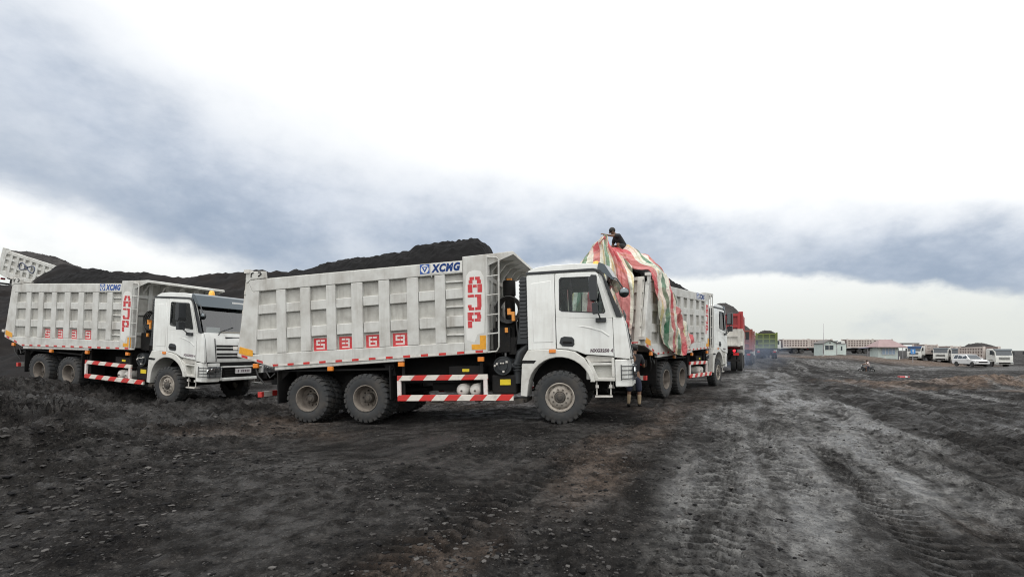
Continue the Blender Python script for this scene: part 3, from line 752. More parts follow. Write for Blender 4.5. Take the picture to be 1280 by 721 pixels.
    da = MB(); da.prism([(.82, 1.5), (.80, 1.95), (.95, 2.04), (1.2, 2.05), (1.2, 1.5)], -1.1, 1.1); da.tube([(.62 + .07 * math.sin(a), -.62 + .22 * math.cos(a), 2.03 + .2 * math.sin(a)) for a in [i * math.pi / 10 for i in range(21)]], .016, 6)
    da.build('dashboard', M['seat'], root)
    # fenders
    for s in (-1, 1):
        f = MB(); y0, y1 = s * (SB - .5), s * (SB + .012)
        arc = lambda r_, a0, a1, n, cz: [(r_ * 1.02 * math.cos(R(a)), cz + r_ * math.sin(R(a))) for a in [a0 + (a1 - a0) * i / (n - 1) for i in range(n)]]
        ins = arc(.62, 176, 14, 15, .70)
        out = [(-.79, .56), (-.74, 1.27), (-.62, 1.475), (-.30, 1.475), (-.04, 1.475), (.16, 1.455), (.33, 1.415), (.50, 1.29), (.60, 1.13), (.67, .98), (.70, .82)]
        f.prism(ins[::-1] + [(-.645, .56)] if False else [(.60, .82)] + ins[::-1] + [(-.66, .54)] + out, y0, y1)
        fo = f.build('front_fender', M['cabdirty'], root, bevel=.015)
        g = MB(); g.prism([(-.748, 1.215), (-.735, 1.275), (-.45, 1.265), (-.50, 1.21)], s * (SB + .002), s * (SB + .018)); g.build('fender_gap', M['black'], fo)
        mk = MB(); mk.box(-.19, -.055, s * (SB + .006), s * (SB + .03), 1.405, 1.475); mk.build('side_marker', M['amber'], fo, bevel=.008)
        # wheel housing closes the arch to the inside
        MB().box(-.62, .66, s * .55, s * .62, .62, 1.40).build('wheel_housing', M['black'], fo)
        # step panel ahead of the wheel
        p = MB()
        p.prism([(.52, 1.30), (.66, .99), (.70, .84), (1.08, .83), (1.075, .90), (.76, .90), (.64, 1.19)], s * (SB - .25), s * (SB - .002))
        p.box(1.02, 1.075, s * (SB - .25), s * (SB - .004), .90, 1.28)
        p.box(.52, 1.05, s * (SB - .28), s * (SB - .17), .86, 1.32)
        p.box(.62, 1.04, s * (SB - .2), s * (SB - .03), 1.14, 1.19)
        po = p.build('step_panel', M['cabdirty'], root, bevel=.012)
        MB().prism([(.50, 1.285), (.56, 1.34), (1.06, 1.30), (1.06, 1.215), (.60, 1.20)], s * (SB - .26), s * (SB - .04)).build('step_recess', M['boxtone'] , po)
        ls = MB(); 
        for xx in (.72, .99): ls.tube([(xx, s * (SB - .1), .84), (xx, s * (SB - .1), .56)], .014, 6)
        ls.box(.69, 1.02, s * (SB - .2), s * (SB - .04), .52, .55); ls.box(.70, .76, s * (SB - .12), s * (SB - .06), .70, .76); ls.box(.96, 1.02, s * (SB - .12), s * (SB - .06), .70, .76)
        ls.build('boarding_step', M['tank'], root)
    # bumper with two lamp ends, trapezoid mouth and number plate
    b = MB()
    for s in (-1, 1):
        b.prism([(1.085, s * (SB - .45)), (1.085, s * SB), (1.30, s * (SB - .005)), (1.40, s * (SB - .09)), (1.445, s * (SB - .45))], .72, 1.25, 'z')
        b.prism([(1.2, s * (SB - .62)), (1.2, s * (SB - .452)), (1.452, s * (SB - .452)), (1.462, s * (SB - .52))], .75, 1.15, 'z')
    b.box(1.2, 1.47, -SB + .52, SB - .52, .74, .83); b.box(1.2, 1.465, -SB + .52, SB - .52, 1.115, 1.16)
    bo = b.build('bumper', M['cab'], root, bevel=.02)
    mo = MB(); mo.box(1.2, 1.40, -SB + .6, SB - .6, .83, 1.115)
    for zz in (.88, .95, 1.02): mo.box(1.40, 1.43, -SB + .62, SB - .62, zz, zz + .03)
    mo.build('lower_grille', M['black'], bo)
    for s in (-1, 1):
        hl = MB(); hl.prism([(1.25, s * (SB - .47)), (1.25, s * (SB - .03)), (1.33, s * (SB - .03)), (1.425, s * (SB - .12)), (1.462, s * (SB - .47))], .84, 1.16, 'z')
        for k in range(3): hl.lathe([(0, 1.47), (.075, 1.465), (.085, 1.44)], (0, s * (SB - .38 + .13 * k), 1.06 - .02 * k), 'x', 14, 1)
        ho = hl.build('headlight', [M['lens'], M['reflector']], bo)
        gd = MB()
        for zz in (.88, .96, 1.04, 1.12): gd.tube([(1.20, s * (SB + .018), zz), (1.34, s * (SB + .012), zz), (1.45, s * (SB - .12), zz), (1.495, s * (SB - .47), zz)], .009, 5)
        for q in ((1.20, .018), (1.45, -.12), (1.475, -.3), (1.495, -.47)): gd.tube([(q[0], s * (SB + q[1]), .85), (q[0], s * (SB + q[1]), 1.15)], .009, 5)
        gd.build('lamp_guard', M['trim'], bo)
    pl = MB(); pl.box(1.43, 1.49, -.26, .26, .94, 1.08); po = pl.build('licence_plate', M['plate'], bo)
    pi = MB(); x = -.2
    for k, ch in enumerate('5339'): glyph(pi, ch, 0, 0, .04, .06, 0, .002)
    pi = MB()
    for k in range(7):
        if k == 1: continue
        pi.box(1.4905, 1.493, -.22 + k * .062, -.18 + k * .062, .98, 1.045)
    pi.build('plate_lettering', M['plateink'], po)
    # upper grille: black slots, dark gap, wiper, emblem
    g = MB()
    for z0, z1 in ((1.70, 1.755), (1.61, 1.665), (1.475, 1.53), (1.385, 1.44)):
        xx = 1.385 + .07 - (z0 - 1.34) * .152
        n = 6; vs = []
        for i in range(n + 1):
            yy = ysn[1 + i]; bow = .07 * (1 - (yy / SB) ** 2) + .004
            for x_, z_ in ((1.385 - (z0 - 1.34) * .152, z0), (1.385 - (z1 - 1.34) * .152, z1)): vs.append((x_ + bow + .008, yy, z_))
        g.add(vs, [(2 * i, 2 * i + 2, 2 * i + 3, 2 * i + 1) for i in range(n)])
    g.build('grille_slot', M['black'], ob)
    for s in (-1, 1):
        k = MB(); yy = s * .89; bow = .07 * (1 - (yy / SB) ** 2) - .003
        k.add([(x + bow + (.02 if q else .0), yy + (.008 if p else -.008), z) for x, z in ((1.30, 1.93), (1.387, 1.30)) for p in (0, 1) for q in (0, 1)], [(0, 1, 3, 2), (4, 6, 7, 5), (1, 5, 7, 3), (0, 2, 6, 4), (0, 4, 5, 1), (2, 3, 7, 6)])
        k.build('panel_seam', M['trim'], ob)
    g = MB()
    for i in range(ny - 1):
        a, c = ysn[i], ysn[i + 1]
        g.add([(1.375 + .07 * (1 - (q / SB) ** 2) + .012, q, z) for q in (a, c) for z in (1.17, 1.275)], [(0, 2, 3, 1)])
    g.build('front_gap', M['black'], ob)
    w = MB()
    for yy in (-.75, -.05, .55):
        w.tube([(1.30, yy, 2.03), (1.315, yy + .06, 2.12), (1.27, yy + .5, 2.26)], .014, 5)
    w.box(1.28, 1.345, -.55, .45, 1.93, 1.985)
    w.build('wiper', M['trim'], root)
    vs, fs = font_mesh('XCMG', .10, .2, .006)
    MB().add([(1.345 + .067 + .006, -.17 + a, 1.80 + b) for a, b, c in vs], fs).build('front_lettering', M['plateink'], ob, fix=False)
    pp = MB(); pp.box(1.06, 1.12, -.95, -.55, 2.06, 2.24); pp.build('dash_paper', M['paper'], root)
    pp = MB(); pp.box(1.04, 1.14, -.45, .4, 2.06, 2.14); pp.build('dash_box', M['card'], root)
    # mirrors
    for s in (-1, 1):
        mr = MB(); mr.tube([(.82, s * (SB + .0), 2.03), (.83, s * (SB + .10), 2.05), (.80, s * (SB + .20), 2.14), (.75, s * (SB + .22), 2.36)], .016, 6)
        mr.box(.74, .94, s * (SB), s * (SB + .07), 1.98, 2.06)
        mr.prism([(.66, 2.38), (.655, 2.80), (.69, 2.86), (.79, 2.85), (.80, 2.45), (.77, 2.37)], s * (SB + .12), s * (SB + .34))
        mr.prism([(.70, 2.12), (.69, 2.33), (.79, 2.34), (.80, 2.13)], s * (SB + .14), s * (SB + .33))
        mo = mr.build('side_mirror', M['trim'], root, bevel=.02)
        MB().box(.645, .652, s * (SB + .14), s * (SB + .32), 2.42, 2.82).build('mirror_glass', M['chrome'], mo)
    rm = MB(); s = -1
    rm.tube([(1.04, s * (SB - .06), 2.86), (1.16, s * (SB - .0), 2.80), (1.27, s * (SB + .02), 2.62)], .014, 6)
    rm.lathe([(0, -.03), (.07, -.025), (.095, .0), (.097, .025), (.09, .03)], (1.29, s * (SB + .03), 2.53), 'y', 20)
    ro = rm.build('round_mirror', M['trim'], root, auto=40)
    MB().lathe([(0, -.038), (.06, -.034), (.082, -.02)], (1.29, s * (SB + .03), 2.53), 'y', 20).build('mirror_glass', M['chrome'], ro, smooth=True)
    bc = MB(); bc.lathe([(0, .17), (.05, .16), (.075, .11), (.085, 0)], (.74, -.55, 3.12), 'z', 16); bc.build('beacon', M['beacon'], root, smooth=True)

def add_box(root):
    # skins, floor and front wall
    b = MB()
    side = [(-7.36, 1.55), (-6.5, 1.30), (-1.5, 1.50), (-1.5, 3.38), (-7.08, 3.26)]
    for s in (-1, 1): b.prism(side, s * (HW - .10), s * (HW - .07))
    b.prism([(-7.30, 1.56), (-6.5, 1.33), (-1.55, 1.52), (-1.55, 1.60), (-6.5, 1.42), (-7.28, 1.66)], -HW + .1, HW - .1)
    b.box(-1.56, -1.5, -HW + .1, HW - .1, 1.5, 3.44)
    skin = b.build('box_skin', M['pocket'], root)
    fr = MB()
    for s in (-1, 1):
        y0, y1 = s * (HW - .11), s * HW
        q = lambda poly, t=0.0: fr.prism(poly, y0, s * (HW - t))
        # top rail, bottom rail
        q([(-7.10, 3.24), (-1.94, 3.35), (-1.94, rz(3.08, -1.94)), (-6.97, rz(3.08, -6.9))])
        q([(-7.43, 1.50), (-7.40, 1.70), (-6.98, rz(1.65, -6.98)), (-1.94, rz(1.65, -1.94)), (-1.94, box_bot(-1.94)), (-6.5, 1.245)])
        # rear post
        q([(-7.40, 1.703), (-7.105, 3.237), (-6.975, rz(3.077, -6.9)), (-6.80, rz(3.077, -6.8)), (-6.95, rz(1.653, -6.95)), (-6.99, 1.7)][:1] + [(-7.103, 3.237), (-6.972, rz(3.077, -6.9)), (-6.80, rz(3.077, -6.8)), (-6.93, rz(1.653, -6.93))], .002)
        # front plate
        q([(-1.937, 3.43), (-1.38, 3.45), (-1.43, 1.44), (-1.937, 1.42)], -.004)
        for i in range(7):
            a, c = PK[i][1], PK[i + 1][0]
            q([(a, rz(3.077, a)), (c, rz(3.077, c)), (c - .01, rz(1.653, c)), (a - .01, rz(1.653, a))], .002)
        for i, (a, c) in enumerate(PK):
            for zt, zb in ((2.77, 2.56), (2.21, 1.98)):
                a2 = a + .004; c2 = c - .004
                if i == 0: a2 = -6.80 - (3.077 - zb) * .09
                fr.prism([(a2, rz(zt, a)), (c2, rz(zt, c)), (c2, rz(zb, c)), (a2, rz(zb, a))], s * (HW - .105), s * (HW - .016))
            if i == 7:                             # slats in the last bay
                for zt in (2.93, 2.41, 1.83): fr.box(a + .003, c - .003, s * (HW - .1), s * (HW - .03), zt - .018, zt + .018)
        # sub rail under the body, raised rear corner plate, lashing hooks
        fr.prism([(-6.45, 1.247), (-3.3, 1.368), (-3.3, 1.31), (-6.45, 1.17)], s * (HW - .10), s * (HW - .012))
        fr.prism([(-7.13, 3.16), (-7.13, 3.44), (-6.62, 3.42), (-6.60, 3.26), (-7.0, 3.245)], s * (HW - .05), s * (HW + .008))
        fr.prism([(-2.62, 3.03), (-2.655, 3.10), (-2.625, 3.14), (-2.605, 3.08)], s * (HW - .05), s * (HW - .0))
    # rim edges across
    fr.box(-1.58, -1.40, -HW + .12, HW - .12, 3.38, 3.452)
    for yy in (-.75, -.25, .25, .75): fr.box(-1.5, -1.44, yy - .06, yy + .06, 1.5, 3.38)
    for zz in (1.9, 2.5, 3.0): fr.box(-1.5, -1.455, -HW + .12, HW - .12, zz - .05, zz + .05)
    fo = fr.build('box_frame', M['box'], root, bevel=.013)
    for s in (-1, 1):                            # lashing hooks on the raised corner plate
        y = s * (HW + .012)
        MB().tube([(-6.99, y, 3.30), (-6.98, y, 3.385), (-6.92, y, 3.40)], .014, 5).build('corner_hook', M['black'], root)
        MB().tube([(-6.80, y, 3.31), (-6.72, y, 3.36), (-6.74, y, 3.40), (-6.80, y, 3.405)], .014, 5).build('corner_hook', M['black'], root)
    # canopy over the cab back
    c = MB(); c.prism([(-1.40, 3.40), (-1.40, 3.448), (-.88, 3.475), (-.85, 3.46), (-.85, 3.40), (-.88, 3.40), (-.89, 3.43)], -HW + .0, HW - .0)
    for yy in (-1.0, -.5, 0, .5, 1.0): c.prism([(-1.40, 3.08), (-1.40, 3.40), (-.95, 3.425), (-1.2, 3.33)], yy - .025, yy + .025)
    for s in (-1, 1): c.prism([(-1.42, 3.20), (-1.42, 3.44), (-.86, 3.46), (-.87, 3.40)], s * (HW - .012), s * (HW + .002))
    c.build('canopy', M['box'], root, bevel=.008)
    # tailgate
    t = MB()
    def tg(z): return -7.43 + (z - 1.5) * (.30 / 1.94)
    t.prism([(tg(1.5) - .02, 1.5), (tg(3.36) - .02, 3.36), (tg(3.36) + .03, 3.36), (tg(1.5) + .03, 1.5)], -HW + .11, HW - .11)
    for zz in (1.58, 2.05, 2.52, 2.98, 3.32): t.prism([(tg(zz) - .09, zz - .05), (tg(zz) - .075, zz + .05), (tg(zz) - .02, zz + .05), (tg(zz) - .02, zz - .05)], -HW + .1, HW - .1)
    for yy in (-1.05, -.55, 0, .55, 1.05): t.prism([(tg(1.53) - .10, 1.53), (tg(3.37) - .10, 3.37), (tg(3.37) - .02, 3.37), (tg(1.53) - .02, 1.53)], yy - .07, yy + .07)
    to = t.build('tailgate', M['boxtone'], root, bevel=.01)
    for s in (-1, 1):
        MB().box(-7.50, -7.38, s * (HW - .18), s * (HW + .03), 1.66, 1.74).tube([(-7.44, s * (HW - .13), 1.52), (-7.40, s * (HW - .13), 1.95)], .03, 8).build('tailgate_latch', M['tank'], to)
        MB().box(-7.16, -7.02, s * (HW - .1), s * (HW + .03), 3.40, 3.48).build('tailgate_hinge', M['tank'], to)
    MB().box(tg(1.6) - .105, tg(1.6) - .098, -HW + .14, HW - .14, 1.555, 1.60).build('tail_strip', M['red'], to)
    # reflective strip along the bottom rail
    for s in (-1, 1):
        r_ = MB(); y = s * (HW + .002)
        y2 = s * (HW - .004)
        r_.prism([(-7.40, 1.52), (-7.385, 1.57), (-6.49, 1.315), (-6.505, 1.265)], y2, y)
        r_.prism([(-6.48, 1.262), (-6.475, 1.31), (-1.945, 1.485), (-1.945, 1.435)], y2, y)
        r_.prism([(-1.93, 1.437), (-1.93, 1.487), (-1.435, 1.506), (-1.435, 1.456)], y2, s * (HW + .007))
        r_.build('reflective_strip', M['strip'], root)
    for s in (-1, 1):
        y, y2 = s * (HW + .009), s * (HW + .002)
        MB().prism([(-1.78, 1.515), (-1.78, 1.62), (-1.60, 1.62), (-1.60, 1.80), (-1.45, 1.80), (-1.45, 1.515)], y, y2).build('amber_reflector', M['amberref'], root)
        MB().prism([(-7.37, 1.58), (-7.34, 1.73), (-7.0, 1.64), (-7.0, 1.50), (-7.2, 1.53)], s * (HW + .004), s * (HW - .004)).build('amber_reflector', M['amberref'], root)
    for s in (-1, 1):
        for xx in (-7.0, -5.1, -3.42, -1.66):
            z = box_bot(xx) - (.10 if xx > -6.5 else .03)
            MB().box(xx, xx + .13, s * (HW - .05), s * (HW + .014), z - .06 if xx > -6 else z - .12, z + .03 if xx > -6 else z - .02).build('marker_lamp', M['amber'] , root, bevel=.008)
    # ladder at the front corner
    ld = MB(); y = -(HW + .02)
    ld.tube([(-1.42, y + .03, 3.37), (-1.40, y - .03, 3.38), (-1.20, y - .03, 3.36), (-1.155, y - .03, 3.31), (-1.19, y - .03, 1.56), (-1.24, y - .03, 1.47), (-1.42, y - .03, 1.455), (-1.45, y + .03, 1.46)], .017, 8)
    ld.tube([(-1.405, y - .03, 3.37), (-1.45, y - .03, 1.46)], .015, 8)
    for zz in (3.0, 2.62, 2.22, 1.84): ld.tube([(-1.43 + (zz - 1.5) * .01, y - .03, zz - .02), (-1.17, y - .03, zz)], .014, 6)
    ld.build('ladder', M['box'], root, auto=40)
    # emblem and maker's lettering on the top rail
    e = MB(); y = -(HW + .003)
    def sk(a, z): return (a, z + (a + 2.87) * .021)
    cen = (-2.765, 3.225)
    sq = [(-2.872, 3.125), (-2.872, 3.325), (-2.66, 3.33), (-2.66, 3.13)]
    e.prism(sq, y, y + .004)
    ring = [(cen[0] + .088 * math.cos(R(a)), cen[1] + .088 * math.sin(R(a))) for a in range(0, 360, 20)]
    e.prism(ring, y - .002, y - .0005, m=1)
    e.prism([(cen[0] - .07, cen[1] + .05), (cen[0] + .07, cen[1] + .05), (cen[0], cen[1] - .075)], y - .004, y - .0025, m=0)
    e.prism([(cen[0] - .028, cen[1] + .03), (cen[0] + .028, cen[1] + .03), (cen[0], cen[1] - .022)], y - .006, y - .0045, m=1)
    e.build('emblem', [M['blue'], M['patch']], root)
    bp = MB(); bp.prism([(-2.63, 3.122), (-2.63, 3.337), (-1.945, 3.347), (-1.945, 3.133)], y + .0005, y + .004); bp.build('lettering_backing', M['patch'], root)
    vs, fs = font_mesh('XCMG', .215, .22, .013, 1.16)
    mx = max(v[0] for v in vs)
    MB().add([(-2.60 + a * .62 / mx, y - .002, 3.153 + b + a * .018) for a, b, c in vs], fs).build('body_lettering', M['blue'], root, fix=False)
    # white painted panel with three red stencil letters
    p = MB(); y = -(HW + .0045); oval = [(-1.88, 1.72), (-1.90, 2.2), (-1.885, 2.8), (-1.86, 3.03), (-1.80, 3.11), (-1.68, 3.14), (-1.55, 3.11), (-1.49, 3.0), (-1.475, 2.6), (-1.49, 2.1), (-1.51, 1.85), (-1.65, 1.825), (-1.72, 1.66)]
    p.prism(oval, y - .0015, y); p.build('painted_panel', M['patch'], root)
    g = MB()
    for ch, z in (('A', 2.68), ('J', 2.32), ('P', 1.96)): glyph(g, ch, -1.825 - (z - 2.68) * -.035, z, .29, .32, y - .0045, y - .002)
    g.build('stencil_letters', M['red'], root)

def add_chassis(root):
    c = MB()
    for s in (-1, 1): c.box(-7.15, 1.25, s * .38, s * .47, .80, 1.08)
    for xx in (-6.9, -5.0, -3.6, -2.2, -.9, 1.1): c.box(xx, xx + .12, -.38, .38, .84, 1.04)
    c.prism([(-6.95, 1.08), (-6.5, 1.24), (-1.5, 1.44), (-1.5, 1.08)], -.45, -.36); c.prism([(-6.95, 1.08), (-6.5, 1.24), (-1.5, 1.44), (-1.5, 1.08)], .36, .45)
    for xx, f in ((0, 1), (-4.23, 0), (-5.65, 0)):
        c.tube([(xx, -.95, .525), (xx, .95, .525)], .085 if not f else .06, 12)
        if not f: c.ball((xx, 0, .53), .22, .26, .24)
    for s in (-1, 1):
        for i in range(7): c.box(-5.95 + i * .14, -3.93 - i * .14, s * .50, s * .59, .62 + i * .03, .648 + i * .03)
        c.box(-5.05, -4.83, s * .46, s * .62, .55, 1.0)
        for i in range(5): c.box(-.72 + i * .1, .72 - i * .1, s * .36, s * .45, .60 + i * .025, .622 + i * .025)
    c.tube([(-.8, 0, .80), (-4.2, 0, .58)], .06, 10)
    c.box(-.6, .9, -.36, .36, .62, 1.40)          # engine block under the cab
    c.box(-3.0, -1.5, -.38, .38, .62, 1.2)  # plain dark box added under the body to block light
    c.build('chassis', M['black'], root)
    # right-hand side guard, reservoirs, boxes
    gy = -(HW - .03)
    for s in (-1, 1):
        g = MB(); y = s * (HW - .03)
        g.box(-3.47, -1.47, y, y - s * .05, .895, 1.005); g.box(-3.47, -.94, y, y - s * .05, .465, .59)
        go = g.build('guard_rail', M['hazard'], root, bevel=.006)
        for xx in (-3.47, -1.56): MB().box(xx, xx + .08, y - s * .001, y - s * .049, .592, .893).build('guard_post', M['stwhite'], go)
        for xx in (-3.36, -1.62): MB().tube([(xx, y - s * .1, .5), (xx, y - s * .1, 1.35)], .035, 6).build('guard_bracket', M['black'], root)
    for xx in (-2.06, -1.77):
        t = MB(); t.lathe([(0, -1.14), (.07, -1.135), (.115, -1.11), (.135, -1.06), (.137, -.5), (.1, -.45), (0, -.44)], (xx, 0, .675), 'y', 20)
        t.lathe([(0, -1.17), (.02, -1.168), (.022, -1.13)], (xx, 0, .665), 'y', 8, 1)
        t.build('air_tank', [M['tank'], M['hub']], root, auto=40)
    bx = MB(); bx.box(-2.35, -1.65, -1.08, -.5, .93, 1.18); bo = bx.build('battery_box', M['black'], root, bevel=.02)
    MB().box(-2.05, -1.90, -1.088, -1.081, 1.06, 1.12).build('box_label', M['yellow'], bo)
    ft = MB(); ft.prism([(-3.1, .5), (-3.1, 1.05), (-3.0, 1.12), (-1.7, 1.12), (-1.6, 1.05), (-1.6, .5)], .55, 1.15); ft.build('fuel_tank', M['tank'], root, bevel=.05)
    # air filter drum with face, pipe to the intake, silencer box with yellow label
    af = MB(); af.lathe([(0, -1.13), (.06, -1.13), (.065, -1.15), (.10, -1.15), (.105, -1.12), (.165, -1.115), (.17, -1.14), (.19, -1.14), (.195, -1.08), (.195, -.6), (0, -.6)], (-1.17, 0, 1.17), 'y', 26)
    for a in (40, 160, 280): af.box(-1.17 + .12 * math.cos(R(a)) - .02, -1.17 + .12 * math.cos(R(a)) + .02, -1.16, -1.12, 1.17 + .12 * math.sin(R(a)) - .02, 1.17 + .12 * math.sin(R(a)) + .02, 1)
    af.ball((-1.15, -1.15, 1.22), .02, m=1, n=8, k=5); af.ball((-1.20, -1.15, 1.22), .02, m=1, n=8, k=5); af.ball((-1.33, -1.14, 1.17), .025, m=1, n=8, k=5)
    af.build('air_filter', [M['trim'], M['tank']], root, auto=40)
    pp = MB(); pp.tube([(-.98, -1.0, 1.15), (-.90, -1.0, 1.17), (-.86, -1.0, 1.28), (-.82, -1.0, 1.42), (-.68, -.98, 1.55), (-.67, -.96, 1.75)], .085, 12)
    for zz in (1.05, 1.11, 1.17): pp.lathe([(.08, zz), (.11, zz + .01), (.11, zz + .03), (.08, zz + .04)], (-.89, -1.0, 0), 'z', 14)
    pp.tube([(-.89, -1.0, .8), (-.89, -1.0, 1.2)], .08, 12)
    pp.build('intake_pipe', M['trim'], root, auto=40)
    it = MB(); it.prism([(-.86, 1.6), (-.80, 2.0), (-.77, 2.93), (-.70, 2.97), (-.63, 2.95), (-.63, 1.6)], -1.14, -.62)
    for i in range(16): it.box(-.785, -.64, -1.155, -1.138, 1.72 + i * .075, 1.755 + i * .075)
    it.build('air_intake', M['trim'], root, bevel=.01)
    sb = MB(); sb.box(-1.42, -.9, -1.08, -.5, .58, .98); so_ = sb.build('silencer', M['black'], root, bevel=.03)
    MB().box(-1.24, -1.02, -1.092, -1.081, .775, .89).build('warning_label', M['yellow'], so_)
    sd = MB(); rng = random.Random(3)
    for i in range(26):
        x = rng.uniform(-2.9, -.8); sd.box(x, x + rng.uniform(.04, .2), -1.0 + rng.uniform(-.1, .1), -.5, .40 + rng.uniform(0, .05), .42 + rng.uniform(.04, .10))
    sd.build('underbody_parts', M['hub'], root)
    # things between body and cab
    hy = MB(); hy.lathe([(.0, 3.1), (.085, 3.1), (.09, 2.9), (.11, 2.88), (.11, 1.3)], (-1.22, -.05, 0), 'z', 16); hy.lathe([(0, 2.98), (.13, 2.98), (.14, 2.93), (.14, 2.66), (0, 2.66)], (-1.12, -.55, 0), 'z', 14)
    hy.box(-1.36, -.95, -.9, -.1, 1.5, 2.1); hy.tube([(-1.12, -.55, 1.3), (-1.12, -.55, 2.7)], .10, 12); hy.box(-1.05, -.9, -1.0, -.6, 1.4, 1.75)
    hy.box(-1.38, -1.02, -1.02, -.55, 1.45, 1.95); hy.box(-.95, -.66, -.6, .9, 1.45, 2.2)
    hy.build('hoist_cylinder', M['black'], root, auto=35)
    ho = MB()
    for k in range(4):
        ho.tube([(-1.05 + (.20 + .025 * k) * math.cos(a), -.92 - .03 * k, 2.32 + (.22 + .02 * k) * math.sin(a)) for a in [2 * math.pi * i / 18 for i in range(19)]], .017, 6)
    ho.tube([(-1.25, -1.0, 2.3), (-1.3, -1.0, 1.8), (-1.2, -.98, 1.4)], .02, 6); ho.tube([(-.9, -1.0, 2.2), (-.86, -1.0, 1.8), (-.95, -.98, 1.45)], .02, 6)
    ho.build('brake_hose', M['hose'], root, smooth=True)
    MB().prism([(-1.05, 2.34), (-.99, 2.34), (-.99, 2.27), (-.90, 2.27), (-.90, 2.08), (-.96, 2.08), (-.96, 2.21), (-1.05, 2.21)], -1.1, -1.0).build('hoist_valve', M['orange'], root)
    MB().box(-1.16, -1.06, -.62, -.5, 2.98, 3.03).build('filler_cap', M['orange'], root); MB().box(-1.12, -1.06, -1.06, -1.0, 1.85, 1.95).build('hose_clamp', M['orange'], root)
    # rear end: mud flaps, struts, lamp bar, striped underrun bar, hanging cable
    r_ = MB()
    for s in (-1, 1):
        r_.box(-6.42, -6.39, s * .55, s * 1.2, .42, 1.15); r_.prism([(-6.45, 1.17), (-6.1, 1.20), (-6.38, .95), (-6.46, .95)], s * 1.0, s * 1.08)
        r_.box(-3.66, -3.63, s * .55, s * 1.2, .50, 1.22); r_.prism([(-3.9, 1.30), (-3.62, 1.32), (-3.56, 1.0), (-3.66, 1.0)], s * 1.0, s * 1.08)
        r_.prism([(-6.4, 1.13), (-6.3, 1.17), (-3.6, 1.17), (-3.6, 1.13)], s * .55, s * 1.15)
    r_.box(-6.95, -6.85, -1.0, 1.0, .98, 1.12); r_.box(-6.9, -6.4, -.3, .3, .7, .95); r_.box(-7.05, -6.5, s * .3, s * .36, .6, .7)
    r_.build('mudguard', M['black'], root)
    for s in (-1, 1):
        lo = MB().box(-7.02, -6.96, s * 1.12, s * .62, .93, 1.12).build('lamp_bracket', M['black'], root)
        for k in range(3): MB().box(-7.035, -7.021, s * (.68 + k * .15), s * (.79 + k * .15), .97, 1.08).build('tail_lamp', M['redlens'] if k else M['amber'], lo)
    ub = MB(); ub.box(-7.0, -6.90, -1.12, 1.12, .56, .68); ub.build('underrun_bar', hazard_y, root)
    cb = MB(); cb.tube([(-7.0, -1.2, 1.36), (-6.9, -1.22, 1.05), (-6.75, -1.15, .82)], .02, 6); cb.tube([(-6.72, -1.18, 1.16), (-6.6, -1.2, 1.0), (-6.5, -1.15, 1.1)], .018, 6)
    cb.build('trailer_cable', M['hose'], root)
def _hz_y():
    m = hazard_mat('red_white_bar', (.55, .03, .025), (.66, .62, .57), .56, 0, .2)
    for n in m.node_tree.nodes:
        if n.type == 'SEPXYZ':
            for l in list(m.node_tree.links):
                if l.from_node == n and l.from_socket.name == 'X': s = l.to_socket; m.node_tree.links.new(n.outputs[1], s)
    return m
hazard_y = _hz_y()

def pose(front_near, heading_deg, pitch, z):
    """front_near: ground point under the right-hand front wheel face; heading measured from +x"""
    h = R(heading_deg); d = Vector((math.cos(h), math.sin(h), 0)); left = Vector((-d.y, d.x, 0))
    p = Vector((front_near[0], front_near[1], z)) + left * 1.21
    return Matrix.Translation(p) @ Matrix.Rotation(h, 4, 'Z') @ Matrix.Rotation(-R(pitch), 4, 'Y')
P_MAIN = pose((.96, 9.8), -12.75, 1.5, 0.0)
P_LEFT = pose((-9.77, 14.0), -18.8, -3.6, -.06)
P_TAIL = pose((7.95, 19.11), 53.0, 0.0, .08)

TR = 'big white tipper lorries at the coal pile'
main = empty('dump_truck', P_MAIN, label='white tipper lorry in the foreground, side numbered 5369, heaped with coal', cat='dump truck', group=TR)
add_chassis(main); add_box(main); cab_parts(main)
rw = random.Random(2)
for s in (-1, 1):
    add_wheel(main, 0.0, s * (HW - .19), True, s, rw.random() * 6)
    for x in (-4.23, -5.65):
        add_wheel(main, x, s * (HW - .19), False, s, rw.random() * 6)
        add_wheel(main, x, s * (HW - .53), False, -s, rw.random() * 6)
left = copy_tree(main); left.matrix_world = P_LEFT
tag(left, 'white tipper lorry at the left, side numbered 5339, nose dipping off the coal slope')
tail = copy_tree(main); tail.matrix_world = P_TAIL
tag(tail, 'white tipper lorry facing away with a striped tarp half pulled over its load')
for root, num in ((main, '5369'), (left, '5339')):
    for i, ch in enumerate(num):
        a, c = PK[i + 2]; y = -(HW - .07)
        b = MB(); b.box(a + .03, c - .02, y - .0025, y + .004, rz(1.60, a), rz(1.935, a)); po = b.build('number_panel', M['red'], root)
        g = MB(); digit(g, ch, a + (.095 if root is main else .05), rz(1.69, a), c - a - .19, .205, y - .006, y - .003); g.build('digit', M['stwhite'], po)
# open wheel hub dirt differs: the dashboard clutter shows in the left lorry; the foreground one carries a beacon too

